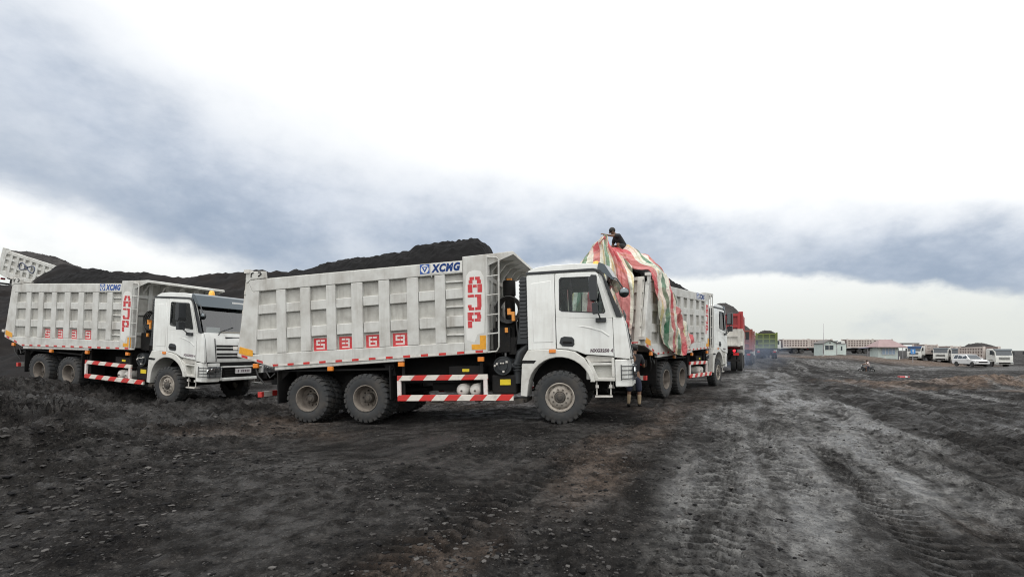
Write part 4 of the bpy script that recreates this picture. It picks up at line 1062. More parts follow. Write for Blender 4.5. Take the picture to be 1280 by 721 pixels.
# ------------------------------------------------------------------ coal heaped on the lorries
def heap(name, root, prof, seed, label, rough=.10, group='heaps of coal on the lorries', lat=1.13, m='coal'):
    """rests inside the body of root; prof: list of (x, z at the centre line) in the lorry's frame"""
    xs = np.linspace(prof[0][0], prof[-1][0], 190); ys = np.linspace(-lat, lat, 86)
    X, Y = np.meshgrid(xs, ys)
    zc = np.interp(X, [p[0] for p in prof], [p[1] for p in prof]); rim = 3.20 + (X + 7.1) * .021
    t = np.clip(1 - np.abs(Y / lat) ** 2.2, 0, 1)
    edge = sstep(lat - np.abs(Y), 0, .12) * sstep(X, prof[0][0], prof[0][0] + .2) * (1 - sstep(X, prof[-1][0] - .15, prof[-1][0]))
    Z = rim + (zc - rim) * t + edge * (rough * fbm(X * 2.2 + seed, Y * 2.2, seed, 4, .6) + .07 * np.abs(fbm(X * 6, Y * 6, seed + 4, 3)) + .05 * np.clip(vn(X * 11, Y * 11, seed + 9) - .1, 0, 1))
    Z = np.where(edge < .01, rim - .25, Z)
    o = grid_mesh(name, X, Y, Z, M[m]); o.matrix_world = root.matrix_world.copy()
    tag(o, label, 'coal', group); return o
heap('coal_load', main, [(-7.0, 3.28), (-6.6, 3.44), (-5.25, 3.74), (-3.9, 3.88), (-2.75, 3.97), (-1.95, 4.02), (-1.72, 3.86), (-1.56, 3.5)], 3, 'black coal heaped above the rim of the foreground lorry')
heap('coal_load', left, [(-7.0, 3.3), (-6.3, 3.62), (-5.3, 3.86), (-4.2, 3.82), (-2.6, 3.6), (-1.56, 3.42)], 17, 'black coal heaped on the lorry at the left')
heap('coal_load', tail, [(-7.0, 3.5), (-6.5, 3.75), (-5.8, 3.85), (-5.0, 3.98), (-4.0, 3.9), (-2.6, 3.7), (-1.56, 3.42)], 29, 'black coal on the lorry under the striped tarp')

# ------------------------------------------------------------------ striped tarp half pulled over the lorry that faces away
def tarp_mat():
    m = bpy.data.materials.new('striped_tarp'); m.use_nodes = True
    nt = m.node_tree; N = nt.nodes; L = nt.links; b = N['Principled BSDF']; b.inputs['Roughness'].default_value = .30
    b.inputs['Specular IOR Level'].default_value = .4
    uv = N.new('ShaderNodeUVMap'); uv.uv_map = 'UVMap'
    sp = N.new('ShaderNodeSeparateXYZ'); L.new(uv.outputs[0], sp.inputs[0])
    def stripes(src, per, stops, off=0.0):
        d = N.new('ShaderNodeMath'); d.operation = 'MULTIPLY_ADD'; L.new(src, d.inputs[0]); d.inputs[1].default_value = 1 / per; d.inputs[2].default_value = off
        f = N.new('ShaderNodeMath'); f.operation = 'FRACT'; L.new(d.outputs[0], f.inputs[0])
        r = N.new('ShaderNodeValToRGB'); r.color_ramp.interpolation = 'CONSTANT'; L.new(f.outputs[0], r.inputs[0])
        e = r.color_ramp.elements
        while len(e) > 1: e.remove(e[-1])
        e[0].position = 0; e[0].color = lin(stops[0][1])
        for p, c in stops[1:]: q = e.new(p); q.color = lin(c)
        return r.outputs[0]
    pink, cream, green, yel, red = (.64, .14, .15), (.84, .82, .72), (.10, .27, .16), (.78, .68, .36), (.48, .03, .04)
    a = stripes(sp.outputs[0], 1.9, [(0, green), (.07, cream), (.10, yel), (.13, cream), (.17, pink), (.28, red), (.30, pink), (.40, cream), (.46, yel), (.49, cream), (.56, green), (.68, cream), (.77, pink), (.88, cream), (.94, yel), (.97, cream)])
    c = stripes(sp.outputs[1], 1.9, [(0, cream), (.22, pink), (.52, cream), (.60, yel), (.64, cream), (.72, green), (.90, cream)], .2)
    mx = N.new('ShaderNodeMix'); mx.data_type = 'RGBA'; mx.inputs[0].default_value = .20; L.new(a, mx.inputs[6]); L.new(c, mx.inputs[7])
    tc = N.new('ShaderNodeTexCoord'); n = N.new('ShaderNodeTexNoise'); n.inputs['Scale'].default_value = 5; n.inputs['Detail'].default_value = 6; L.new(tc.outputs['Object'], n.inputs['Vector'])
    rg = N.new('ShaderNodeMapRange'); L.new(n.outputs['Fac'], rg.inputs[0]); rg.inputs[1].default_value = .55; rg.inputs[2].default_value = .8; rg.inputs[4].default_value = .22
    m2 = N.new('ShaderNodeMix'); m2.data_type = 'RGBA'; L.new(rg.outputs[0], m2.inputs[0]); L.new(mx.outputs[2], m2.inputs[6]); m2.inputs[7].default_value = (.22, .19, .15, 1)
    L.new(m2.outputs[2], b.inputs['Base Color'])
    bp = N.new('ShaderNodeBump'); bp.inputs['Strength'].default_value = .6; bp.inputs['Distance'].default_value = .06
    n2 = N.new('ShaderNodeTexNoise'); n2.inputs['Scale'].default_value = 6; n2.inputs['Detail'].default_value = 3; n2.inputs['Distortion'].default_value = 1.5; L.new(tc.outputs['Object'], n2.inputs['Vector'])
    L.new(n2.outputs['Fac'], bp.inputs['Height']); L.new(bp.outputs[0], b.inputs['Normal'])
    tr = N.new('ShaderNodeBsdfTranslucent'); L.new(m2.outputs[2], tr.inputs[0])
    ms = N.new('ShaderNodeMixShader'); ms.inputs[0].default_value = .3; L.new(b.outputs[0], ms.inputs[1]); L.new(tr.outputs[0], ms.inputs[2]); L.new(ms.outputs[0], N['Material Output'].inputs[0])
    return m
M['tarp'] = tarp_mat()
def catmull(P, n):
    """P: (k, ..., 3) control rows -> n rows"""
    P = np.asarray(P, float); k = len(P); out = []
    for t in np.linspace(0, k - 1, n):
        i = min(int(t), k - 2); f = t - i
        p0, p1, p2, p3 = P[max(i - 1, 0)], P[i], P[i + 1], P[min(i + 2, k - 1)]
        out.append(.5 * (2 * p1 + (p2 - p0) * f + (2 * p0 - 5 * p1 + 4 * p2 - p3) * f * f + (3 * p1 - p0 - 3 * p2 + p3) * f ** 3))
    return np.array(out)
TP = (-7.02, .10, 4.62)                          # where the man holds the edge up
def build_tarp():
    # rows run across the lorry (left to right-hand side), columns along it; local frame of the lorry
    top = [  # from y=+1.45 to y=-1.32 ; each row runs from the tail end forwards
        [(-7.35, 1.40, 3.45), (-6.6, 1.40, 3.45), (-5.9, 1.35, 3.46), (-5.2, 1.30, 3.46)],
        [(-7.45, .95, 3.62), (-6.8, .85, 3.75), (-6.0, .8, 3.80), (-5.2, .8, 3.85)],
        [(-7.10, .12, 4.66), (-6.8, .25, 4.05), (-6.1, .2, 4.10), (-5.2, .2, 4.15)],
        [(-7.20, -.15, 4.34), (-6.75, -.2, 4.36), (-6.3, -.25, 4.34), (-5.75, -.25, 4.22)],
        [(-7.22, -.55, 3.95), (-6.7, -.62, 4.30), (-6.3, -.72, 4.16), (-5.95, -.72, 4.0)],
        [(-7.28, -.85, 3.66), (-6.6, -1.05, 3.92), (-6.35, -1.15, 3.80), (-6.1, -1.12, 3.66)],
        [(-7.0, -1.22, 3.58), (-6.62, -1.36, 3.56), (-6.35, -1.37, 3.52), (-6.1, -1.36, 3.44)],
        [(-6.98, -1.40, 3.12), (-6.5, -1.44, 3.0), (-6.0, -1.44, 2.95), (-5.60, -1.38, 2.98)],
        [(-6.80, -1.38, 2.45), (-6.25, -1.46, 2.35), (-5.65, -1.46, 2.35), (-4.95, -1.38, 2.48)],
        [(-6.52, -1.38, 1.85), (-5.95, -1.46, 1.66), (-5.2, -1.46, 1.66), (-4.2, -1.38, 2.02)],
        [(-6.32, -1.38, 1.58), (-5.65, -1.46, 1.30), (-4.8, -1.46, 1.24), (-3.60, -1.40, 1.76)],
    ]
    # tail sheet: hangs from the tail edge of the top to low behind the tailgate
    tail_s = [
        [(-7.35, 1.40, 3.45), (-7.45, .95, 3.62), (-7.10, .12, 4.66), (-7.20, -.15, 4.34), (-7.22, -.55, 3.95), (-7.28, -.85, 3.66)],
        [(-7.60, 1.45, 3.10), (-7.70, .95, 3.25), (-7.50, .30, 3.75), (-7.48, -.15, 3.85), (-7.50, -.60, 3.55), (-7.52, -.98, 3.35)],
        [(-7.72, 1.50, 2.5), (-7.82, .95, 2.6), (-7.68, .35, 2.8), (-7.62, -.1, 2.8), (-7.66, -.60, 2.7), (-7.62, -1.02, 2.55)],
        [(-7.78, 1.50, 1.8), (-7.86, .95, 1.85), (-7.74, .4, 1.95), (-7.70, .0, 1.95), (-7.72, -.55, 1.9), (-7.66, -.95, 1.75)],
        [(-7.80, 1.50, 1.3), (-7.88, .95, 1.35), (-7.78, .4, 1.4), (-7.74, .05, 1.4), (-7.76, -.50, 1.3), (-7.70, -.90, 1.1)],
    ]
    V = []; F = []; UV = []; off = 0
    for idx, (P, nr, nc) in enumerate(((top, 150, 70), (tail_s, 80, 90))):
        G = catmull(P, nr); G = np.stack([catmull(G[i], nc) for i in range(nr)])
        d0 = np.linalg.norm(np.diff(G, axis=0), axis=2); d1 = np.linalg.norm(np.diff(G, axis=1), axis=2)
        s = np.concatenate([np.zeros((1, nc)), np.cumsum(d0, 0)], 0); t = np.concatenate([np.zeros((nr, 1)), np.cumsum(d1, 1)], 1)
        nrm = np.cross(np.gradient(G, axis=0), np.gradient(G, axis=1)); nrm /= np.linalg.norm(nrm, axis=2, keepdims=True) + 1e-9
        # sharp folds: ridged noise, stretched down the fall of the sheet
        if idx == 0:
            f = 1 - 2 * np.abs(fbm(t * 1.5 + .35 * s, s * .55, 3, 3, .5) * 1.6); f2 = 1 - 2 * np.abs(fbm(t * 2.6, s * 2.2, 8, 3, .5))
            amp = .11; d = amp * (f - .5) + .045 * (f2 - .5) + .018 * (1 - 2 * np.abs(fbm(t * 5.5 + s, s * 4.5 - t, 33, 2)) - .5)
            k = np.minimum(1, np.minimum(np.arange(nr), 99)[:, None] / 8.0); d = d * k
            U = np.stack([t * .96 + .16 * s, s], -1)
        else:
            f = 1 - 2 * np.abs(fbm(t * 2.0, s * .35, 13, 3, .5) * 1.6); f2 = 1 - 2 * np.abs(fbm(t * 2.6, s * 2.0, 18, 3, .5))
            d = .12 * (f - .5) + .035 * (f2 - .5) + .016 * (1 - 2 * np.abs(fbm(t * 5.5 + s, s * 4.5 - t, 37, 2)) - .5); k = np.minimum(1, np.arange(nr) / 8.0)[:, None]; d = d * k
            U = np.stack([t + .1 * s, s * .9 + .4], -1)
        G = G + nrm * d[..., None]
        V += G.reshape(-1, 3).tolist(); UV += U.reshape(-1, 2).tolist()
        i = np.arange(nr * nc).reshape(nr, nc) + off
        F += np.stack([i[:-1, :-1], i[:-1, 1:], i[1:, 1:], i[1:, :-1]], -1).reshape(-1, 4).tolist(); off += nr * nc
    me = bpy.data.meshes.new('tarp'); me.from_pydata(V, [], F); me.materials.append(M['tarp'])
    ul = me.uv_layers.new(name='UVMap'); UVa = np.array(UV); li = np.empty(len(me.loops), np.int32); me.loops.foreach_get('vertex_index', li)
    ul.data.foreach_set('uv', UVa[li].astype(np.float32).ravel())
    bm = bmesh.new(); bm.from_mesh(me); bmesh.ops.remove_doubles(bm, verts=bm.verts[:], dist=.004); bm.to_mesh(me); bm.free()
    me.polygons.foreach_set('use_smooth', [True] * len(me.polygons))
    o = bpy.data.objects.new('tarp', me); COL.objects.link(o); o.matrix_world = tail.matrix_world.copy()
    sd = o.modifiers.new('thick', 'SOLIDIFY'); sd.thickness = .006
    tag(o, 'pink, green and cream striped tarp draped over the lorry that faces away', 'tarp')
build_tarp()

# ------------------------------------------------------------------ people
def skin_mesh(name, joints, edges, mats, parent=None, sub=2, root=0):
    """joints: list of (x, y, z, radius or (rx, ry))"""
    me = bpy.data.meshes.new(name); me.from_pydata([j[:3] for j in joints], edges, [])
    o = bpy.data.objects.new(name, me); COL.objects.link(o)
    o.modifiers.new('skin', 'SKIN')
    for i, j in enumerate(joints):
        r_ = j[3] if isinstance(j[3], tuple) else (j[3], j[3])
        me.skin_vertices[0].data[i].radius = r_; me.skin_vertices[0].data[i].use_root = (i == root)
    sb = o.modifiers.new('sub', 'SUBSURF'); sb.levels = sub; sb.render_levels = sub
    dg = bpy.context.evaluated_depsgraph_get(); ev = o.evaluated_get(dg)
    m2 = bpy.data.meshes.new_from_object(ev); bpy.data.objects.remove(o)
    m2.materials.clear(); m2.materials.append(mats); m2.polygons.foreach_set('use_smooth', [True] * len(m2.polygons))
    o = bpy.data.objects.new(name, m2); COL.objects.link(o)
    if parent: o.parent = parent
    return o
M['skin'] = mat('skin', (.16, .085, .05), .55, dirt=(.08, .05, .035), dirt_amt=.4, dirt_scale=9)
M['shin'] = mat('dusty_skin', (.25, .19, .12), .65, dirt=(.12, .09, .06), dirt_amt=.5, dirt_scale=9)
M['shirt'] = mat('black_shirt', (.016, .017, .021), .85, bump=.4, bump_scale=18)
M['shorts'] = mat('navy_shorts', (.018, .021, .042), .85, bump=.4, bump_scale=18)
M['hair'] = mat('black_hair', (.01, .009, .008), .6, bump=.5, bump_scale=60)
M['paleshirt'] = mat('pale_shirt', (.60, .50, .48), .8)
def lerp(a, b, t): return tuple(a[i] + (b[i] - a[i]) * t for i in range(3))
def person(root_name, mtx, J, label, shirt, shorts, scale=1.0, group=None, hair=True, shin=None, legs_long=False):
    """J: named joints in metres in the person's frame (x right, y forward, z up)"""
    k = ['pelvis', 'waist', 'chest', 'neck', 'head', 'crown', 'shl', 'ell', 'wrl', 'hal', 'shr', 'elr', 'wrr', 'har', 'hil', 'knl', 'anl', 'tol', 'hir', 'knr', 'anr', 'tor']
    rad = dict(pelvis=(.13, .10), waist=(.12, .09), chest=(.15, .10), neck=.052, head=(.078, .092), crown=(.068, .08), sh=.062, el=.040, wr=.028, ha=(.032, .018), hi=.088, kn=.055, an=.036, to=(.042, .026))
    names = list(k); pts = []
    for n in names: pts.append((*J[n], rad.get(n) or rad[n[:2]]))
    ix = {n: i for i, n in enumerate(names)}
    ed = [('pelvis', 'waist'), ('waist', 'chest'), ('chest', 'neck'), ('neck', 'head'), ('head', 'crown')]
    for s in 'lr': ed += [('chest', 'sh' + s), ('sh' + s, 'el' + s), ('el' + s, 'wr' + s), ('wr' + s, 'ha' + s), ('pelvis', 'hi' + s), ('hi' + s, 'kn' + s), ('kn' + s, 'an' + s), ('an' + s, 'to' + s)]
    E_ = [(ix[a], ix[b]) for a, b in ed]
    # calves, thumbs and fingers
    def addv(base, p, r_): pts.append((*p, r_)); E_.append((ix[base] if isinstance(base, str) else base, len(pts) - 1)); return len(pts) - 1
    for s in 'lr':
        w, h = Vector(J['wr' + s]), Vector(J['ha' + s]); d = (h - w).normalized(); u = d.orthogonal().normalized(); v = d.cross(u)
        for q in range(4):
            o_ = u * (.026 * (q - 1.5) / 1.5); L_ = (.055, .07, .065, .05)[q]
            a = addv('ha' + s, h + d * .03 + o_, .009); b = addv(a, h + d * (.03 + L_ * .55) + o_ + v * .008, .0085); addv(b, h + d * (.03 + L_ * .85) + o_ + v * .03, .0075)
        a = addv('wr' + s, w + d * .03 + u * -.034, .012); addv(a, w + d * .075 + u * -.052 + v * .012, .010)
    hd = Vector(J['head']); fw = Vector(J.get('face', (0, 1, 0))).normalized(); upv = (Vector(J['crown']) - hd).normalized(); sd = fw.cross(upv).normalized()
    body = skin_mesh(root_name, pts, E_, M['skin'])
    body.matrix_world = mtx
    ft = MB(); c0 = hd + fw * .085
    ft.ball(c0 + fw * .012 - upv * .012, .016, .022, .026, 0, 8, 6)          # nose
    ft.ball(c0 - upv * .058 - fw * .002, .026, .012, .009, 1, 8, 5)          # mouth
    for s in (-1, 1):
        ft.ball(c0 + sd * (s * .032) + upv * .022 - fw * .008, .013, .009, .008, 2, 8, 5); ft.ball(hd + sd * (s * .082) - upv * .01, .012, .022, .032, 0, 8, 6)
    ft.build('face', [M['skin'], mat('lips', (.12, .04, .03), .5), M['hair']], body, smooth=True)
    hb = MB(); cr = hd + upv * .045 - fw * .018; hb.ball(cr, .098, .108, .10, 0, 16, 10); ho = hb.build('hair', M['hair'], body, smooth=True)
    # shirt: torso and sleeves grown a little outside the body
    def off(n, e): r_ = rad.get(n) or rad[n[:2]]; return tuple(q + e for q in r_) if isinstance(r_, tuple) else r_ + e
    sp = [(*J['pelvis'], off('pelvis', .02)), (*J['waist'], off('waist', .022)), (*J['chest'], off('chest', .018)), (*lerp(J['chest'], J['neck'], .75), .075)]
    se = [(0, 1), (1, 2), (2, 3)]
    for s in 'lr':
        sp += [(*J['sh' + s], .082), (*lerp(J['sh' + s], J['el' + s], .75), .066)]; n = len(sp); se += [(2, n - 2), (n - 2, n - 1)]
    skin_mesh('shirt', sp, se, shirt, body)
    pp = [(*lerp(J['pelvis'], J['waist'], .3), off('pelvis', .008)), (*J['pelvis'], off('pelvis', .016))]; pe = [(0, 1)]
    for s in 'lr':
        pp += [(*J['hi' + s], .112), (*lerp(J['hi' + s], J['kn' + s], .55), .092), (*(lerp(J['kn' + s], J['an' + s], .95 if legs_long else .12)), .055 if legs_long else .076)]; n = len(pp); pe += [(1, n - 3), (n - 3, n - 2), (n - 2, n - 1)]
    skin_mesh('trousers' if legs_long else 'shorts', pp, pe, shorts, body, root=1)
    if shin:
        for s in 'lr': skin_mesh('sock', [(*lerp(J['kn' + s], J['an' + s], .2), .052), (*lerp(J['kn' + s], J['an' + s], .45), .056), (*J['an' + s], .041)], [(0, 1), (1, 2)], shin, body)
        for s in 'lr': skin_mesh('shoe', [(*lerp(J['an' + s], J['to' + s], -.2), .045), (*J['to' + s], (.05, .035))], [(0, 1)], M['black'], body)
    tag(body, label, 'person', group); return body
STAND = dict(pelvis=(0, 0, .84), waist=(0, .01, .98), chest=(0, .02, 1.20), neck=(0, .03, 1.37), head=(0, .07, 1.48), crown=(0, .07, 1.56), face=(0, 1, -.25),
  shl=(-.17, .02, 1.29), ell=(-.21, .18, 1.06), wrl=(-.16, .40, 1.12), hal=(-.15, .48, 1.15), shr=(.17, .02, 1.29), elr=(.23, .14, 1.04), wrr=(.2, .36, 1.06), har=(.19, .44, 1.10),
  hil=(-.09, 0, .80), knl=(-.12, .05, .44), anl=(-.13, -.02, .08), tol=(-.14, .13, .03), hir=(.09, 0, .80), knr=(.13, .04, .44), anr=(.14, -.02, .08), tor=(.16, .13, .03))
px, py = 3.10, 12.62
worker = person('person', Matrix.Translation((px, py, ground_h(px, py) - .01)) @ Matrix.Rotation(R(-22), 4, 'Z'), STAND,
    'person in black shirt and navy shorts standing behind the foreground lorry', M['shirt'], M['shorts'], shin=M['shin'])
# crouching on top of the load, one arm stretched out holding the tarp edge
SQ = dict(pelvis=(0, -.10, .30), waist=(0, .0, .42), chest=(0, .16, .60), neck=(0, .28, .73), head=(0, .36, .82), crown=(0, .38, .90), face=(0, 1, -.3),
  shl=(-.16, .19, .66), ell=(-.12, .40, .66), wrl=(-.05, .60, .70), hal=(-.04, .67, .72), shr=(.17, .19, .66), elr=(.24, .25, .40), wrr=(.17, .33, .20), har=(.16, .36, .12),
  hil=(-.10, -.08, .27), knl=(-.17, .26, .40), anl=(-.15, .02, .07), tol=(-.16, .16, .03), hir=(.10, -.08, .27), knr=(.18, .28, .40), anr=(.16, .02, .07), tor=(.17, .16, .03))
_rot = Matrix.Rotation(R(100), 4, 'Z') @ Matrix.Scale(.88, 4)
_sp = tail.matrix_world @ Vector((TP[0] - .06, TP[1] + .02, TP[2] + .09)) - (_rot @ Vector(SQ['hal']))
climber = person('person', Matrix.Translation(_sp) @ _rot, SQ, 'person in dark clothes crouching on top of the load, holding the tarp edge', M['shirt'], M['shirt'])

# ------------------------------------------------------------------ lorries farther off
M['dwhite'] = mat('far_white_paint', (.62, .63, .60), .45, dirt=(.3, .28, .25), dirt_amt=.4, dirt_scale=2, low=.2)
M['dbeige'] = mat('dusty_beige_paint', (.50, .445, .41), .6, dirt=(.28, .23, .2), dirt_amt=.5, dirt_scale=2)
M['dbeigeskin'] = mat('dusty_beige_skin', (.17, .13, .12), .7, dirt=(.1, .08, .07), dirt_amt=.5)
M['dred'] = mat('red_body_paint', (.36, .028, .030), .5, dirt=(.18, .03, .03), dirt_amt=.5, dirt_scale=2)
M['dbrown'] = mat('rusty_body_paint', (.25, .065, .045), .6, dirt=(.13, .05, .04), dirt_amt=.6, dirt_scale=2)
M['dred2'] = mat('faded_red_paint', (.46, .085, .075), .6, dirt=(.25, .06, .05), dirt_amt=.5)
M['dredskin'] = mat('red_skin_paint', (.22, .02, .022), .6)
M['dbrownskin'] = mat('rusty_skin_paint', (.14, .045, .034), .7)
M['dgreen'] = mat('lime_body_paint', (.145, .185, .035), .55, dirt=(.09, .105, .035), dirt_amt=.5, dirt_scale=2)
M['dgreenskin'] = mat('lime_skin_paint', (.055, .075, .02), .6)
M['dark'] = mat('dark_glass', (.03, .04, .05), .12, coat=.5)
M['bluepanel'] = mat('blue_panel', (.04, .09, .2), .4)
def simple_truck(name, frame, skin, cab, low=None, visor=None):
    """one smaller kind of tipper: ribbed body, tailgate, flat-fronted cab, ten wheels; local frame as the big ones"""
    root = empty(name); H2 = 1.25
    c = MB(); c.box(-7.0, 1.1, -.45, .45, .75, 1.1); c.box(-3.2, -1.2, -1.1, 1.1, .55, 1.0); c.box(-6.9, -1.4, -.8, .8, 1.1, 1.28)
    c.box(-7.05, -6.95, -1.1, 1.1, .6, .72); c.build('chassis', M['black'], root)
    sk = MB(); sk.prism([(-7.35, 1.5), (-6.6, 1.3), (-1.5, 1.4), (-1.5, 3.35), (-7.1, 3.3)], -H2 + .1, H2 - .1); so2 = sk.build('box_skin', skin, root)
    f = MB(); f2 = MB()
    for s in (-1, 1):
        y0, y1 = s * (H2 - .15), s * H2; t = low is not None
        lowmb = f2 if t else f
        f.prism([(-7.12, 3.30), (-1.4, 3.36), (-1.4, 3.08), (-7.08, 3.06)], y0, y1)
        lowmb.prism([(-7.42, 1.5), (-7.38, 1.72), (-1.4, 1.72), (-1.4, 1.38), (-6.6, 1.28)], y0, y1)
        for i in range(10):
            x = -7.05 + i * .61; w_ = .20
            if t: f.box(x - .04, x + w_, y0, s * (H2 - .004), 2.45, 3.059); f2.box(x - .04, x + w_, y0, s * (H2 - .004), 1.721, 2.449)
            else: f.box(x - .04, x + w_, y0, s * (H2 - .004), 1.721, 3.059)
        for z in (2.62, 2.08):
            q = f2 if (t and z < 2.4) else f
            q.box(-7.1, -1.5, y0, s * (H2 - .03), z, z + .2)
        f.box(-1.55, -1.35, s * (H2 - .35), s * H2 + s * .003, 1.36, 3.44)
        (f).box(-7.32, -7.0, s * (H2 - .22), s * (H2 + .006), 2.45 if t else 1.6, 3.44)
        if t: f2.box(-7.36, -7.0, s * (H2 - .22), s * (H2 + .006), 1.6, 2.449)
    f.build('box_frame', frame, root, bevel=.015)
    if low: f2.build('lower_frame', low, root, bevel=.015)
    t1 = MB(); t2 = MB()
    zsp = 2.45 if low else 1.45
    t0 = MB().box(-7.40, -7.33, -H2 + .12, H2 - .12, zsp, 3.33)
    if low: t2.box(-7.40, -7.33, -H2 + .12, H2 - .12, 1.45, zsp - .002)
    for yy in (-1.05, -.36, .36, 1.05): 
        t1.box(-7.47, -7.401, yy - .07, yy + .07, zsp, 3.33)
        if low: t2.box(-7.47, -7.401, yy - .07, yy + .07, 1.45, zsp - .002)
    for zz in ((1.5, 2.0, 2.55, 3.18)):
        q = t2 if (low and zz < zsp) else t1
        q.box(-7.46, -7.402, -H2 + .13, H2 - .13, zz, zz + .14)
    to = t0.build('tailgate', skin, root); t1.build('tailgate_frame', frame, to)
    if low: t2.build('lower_panel', low, to)
    cb = MB(); cb.prism([(-.85, 1.05), (-.85, 2.9), (-.6, 3.02), (.7, 2.98), (1.0, 2.75), (1.25, 1.95), (1.30, .95), (.75, .95), (.62, 1.2), (-.55, 1.2), (-.65, 1.05)], -1.2, 1.2)
    cb.box(1.0, 1.36, -1.2, 1.2, .55, .945); cb.box(-.8, .6, -1.21, -1.05, .9, 1.1)
    co = cb.build('cab', cab, root, bevel=.05, auto=40)
    MB().add([(1.015, -1.08, 2.74), (1.015, 1.08, 2.74), (1.265, 1.1, 1.98), (1.265, -1.1, 1.98)], [(0, 1, 2, 3)]).build('windscreen', M['dark'], co)
    for s in (-1, 1): MB().prism([(.02, 2.05), (.05, 2.72), (.72, 2.70), (.98, 2.08)], s * 1.195, s * 1.206).build('side_window', M['dark'], co)
    vb = MB().prism([(.72, 3.0), (1.02, 2.99), (1.12, 2.76), (1.03, 2.74)], -1.19, 1.19); vb.build('sun_visor', visor or M['visor'], co)
    g = MB()
    for z in (1.30, 1.45, 1.60): g.box(1.27, 1.31 + (1.6 - z) * .05, -.75, .75, z, z + .07)
    g.box(1.34, 1.37, -.8, .8, .62, .88); g.build('grille', M['black'], co)
    for s in (-1, 1):
        MB().box(1.33, 1.38, s * .85, s * 1.15, .68, .88).build('headlight', M['lens'], co)
        MB().tube([(.95, s * 1.2, 2.5), (1.05, s * 1.38, 2.5)], .02, 5).box(.98, 1.1, s * 1.28, s * 1.5, 2.0, 2.55).build('side_mirror', M['trim'], co)
    for x, ys in ((0, (1.05,)), (-4.2, (1.06, .72)), (-5.6, (1.06, .72))):
        for s in (-1, 1):
            for yy in ys:
                wv = MB().lathe([(0, -.05), (.1, -.08), (.24, -.06), (.28, -.14), (.42, -.16), (.52, -.13), (.53, 0), (.52, .13), (.42, .16), (.28, .14), (.24, .06), (0, .05)], (0, 0, 0), 'y', 20).build('wheel', M['tyre'], root, auto=35)
                wv.location = (x, s * yy, .53)
    for s in (-1, 1): MB().box(-7.10, -7.051, s * .75, s * 1.05, .95, 1.1).build('tail_lamp', M['redlens'], root)
    return root
def place(root, p, heading, z=None, pitch=0.0, roll=0.0, at=(0, 0)):
    """puts local point `at` (x, y) of the lorry on ground point p"""
    h = R(heading); mz = Matrix.Rotation(h, 4, 'Z') @ Matrix.Rotation(-R(pitch), 4, 'Y') @ Matrix.Rotation(R(roll), 4, 'X')
    q = mz @ Vector((at[0], at[1], 0)); cx, cy = p[0] - q.x, p[1] - q.y
    c = Matrix.Rotation(h, 4, 'Z') @ Vector((-3, 0, 0))
    zz = z if z is not None else float(base_h(np.array([cx + c.x]), np.array([cy + c.y]))[0])
    root.matrix_world = Matrix.Translation((cx, cy, zz)) @ mz
    return root
def px2(x, depth): return ((x - 640) / FPX * depth, depth)
def far_load(root, prof, seed, label): return heap('coal_load', root, prof, seed, label, rough=.14, group='heaps of coal on the distant lorries', m='dustcoal')
LN = [(-7.0, 3.4), (-6.2, 3.85), (-4.5, 4.0), (-2.6, 3.8), (-1.6, 3.4)]
QG = 'lorries queuing up the road'
red = simple_truck('dump_truck', M['dred'], M['dredskin'], M['dwhite'], low=M['boxtone'])
tag(red, 'tipper lorry with red upper and grubby white lower body, seen from behind', 'dump truck', QG); place(red, px2(928.5, 28), 64, at=(-7.4, -1.25), z=.22)
lamp = MB().lathe([(0, .05), (.07, .04), (.08, 0)], (-7.12, -.80, 1.22), 'x', 12); lamp.v = [(-14.24 - x, y, z) for x, y, z in lamp.v]
lamp.build('lit_tail_lamp', mat('lit_red_lamp', (.6, .01, .02), .4, emit=((1, .03, .05), 1.6)), red)
far_load(red, [(-7.2, 3.4), (-6.6, 3.6), (-5.2, 3.95), (-3.6, 4.25), (-2.4, 4.2), (-1.6, 3.6)], 51, 'dark heap on the red and white lorry')
brown = simple_truck('dump_truck', M['dbrown'], M['dbrownskin'], M['dwhite'])
tag(brown, 'rusty brown tipper lorry just beyond the red and white one', 'dump truck', QG); place(brown, px2(940.5, 47), 62, at=(-7.4, -1.25))
far_load(brown, LN, 53, 'dark heap on the rusty brown lorry')
red2 = simple_truck('dump_truck', M['dred2'], M['dred2'], M['dwhite'])
tag(red2, 'faded red tipper lorry half hidden behind the lime green one', 'dump truck', QG); place(red2, px2(957, 70), 58, at=(-7.4, -1.25), z=.25)
green = simple_truck('dump_truck', M['dgreen'], M['dgreenskin'], M['dwhite'])
tag(green, 'lime green tipper lorry seen from behind, heaped with coal', 'dump truck', QG); place(green, px2(972, 62), 62, at=(-7.4, -1.25))
far_load(green, [(-7.25, 3.55), (-7.0, 3.7), (-4.5, 3.75), (-2.6, 3.7), (-1.6, 3.4)], 57, 'dark heap on the lime green lorry')
RG = 'dusty beige lorries parked in a row'
row = simple_truck('dump_truck', M['dbeige'], M['dbeigeskin'], M['dwhite'])
for i, (x, d, hd, lb) in enumerate(((1009, 117, 176, 'dusty beige tipper lorry in the far row, next to the lime green lorry'), (1037, 122, 178, 'dusty beige tipper lorry in the far row, just left of the small hut'),
        (1088, 118, 177, 'dusty beige tipper lorry in the far row, right of the small hut'), (1112, 124, 178, 'dusty beige tipper lorry in the far row, behind the pink roofed house'))):
    o = row if i == 0 else copy_tree(row)
    place(o, px2(x, d), hd, at=(-7.4, 0), z=.75 + .1 * (d > 120)); tag(o, lb, 'dump truck', RG)
YG = 'lorries parked in the yard at the right'
e = simple_truck('dump_truck', M['dbeige'], M['dbeigeskin'], M['dwhite'], visor=M['bluepanel']); place(e, px2(1143, 102), 212, at=(1, 0)); tag(e, 'beige tipper lorry with blue topped white cab behind the blue sign', 'dump truck', YG)
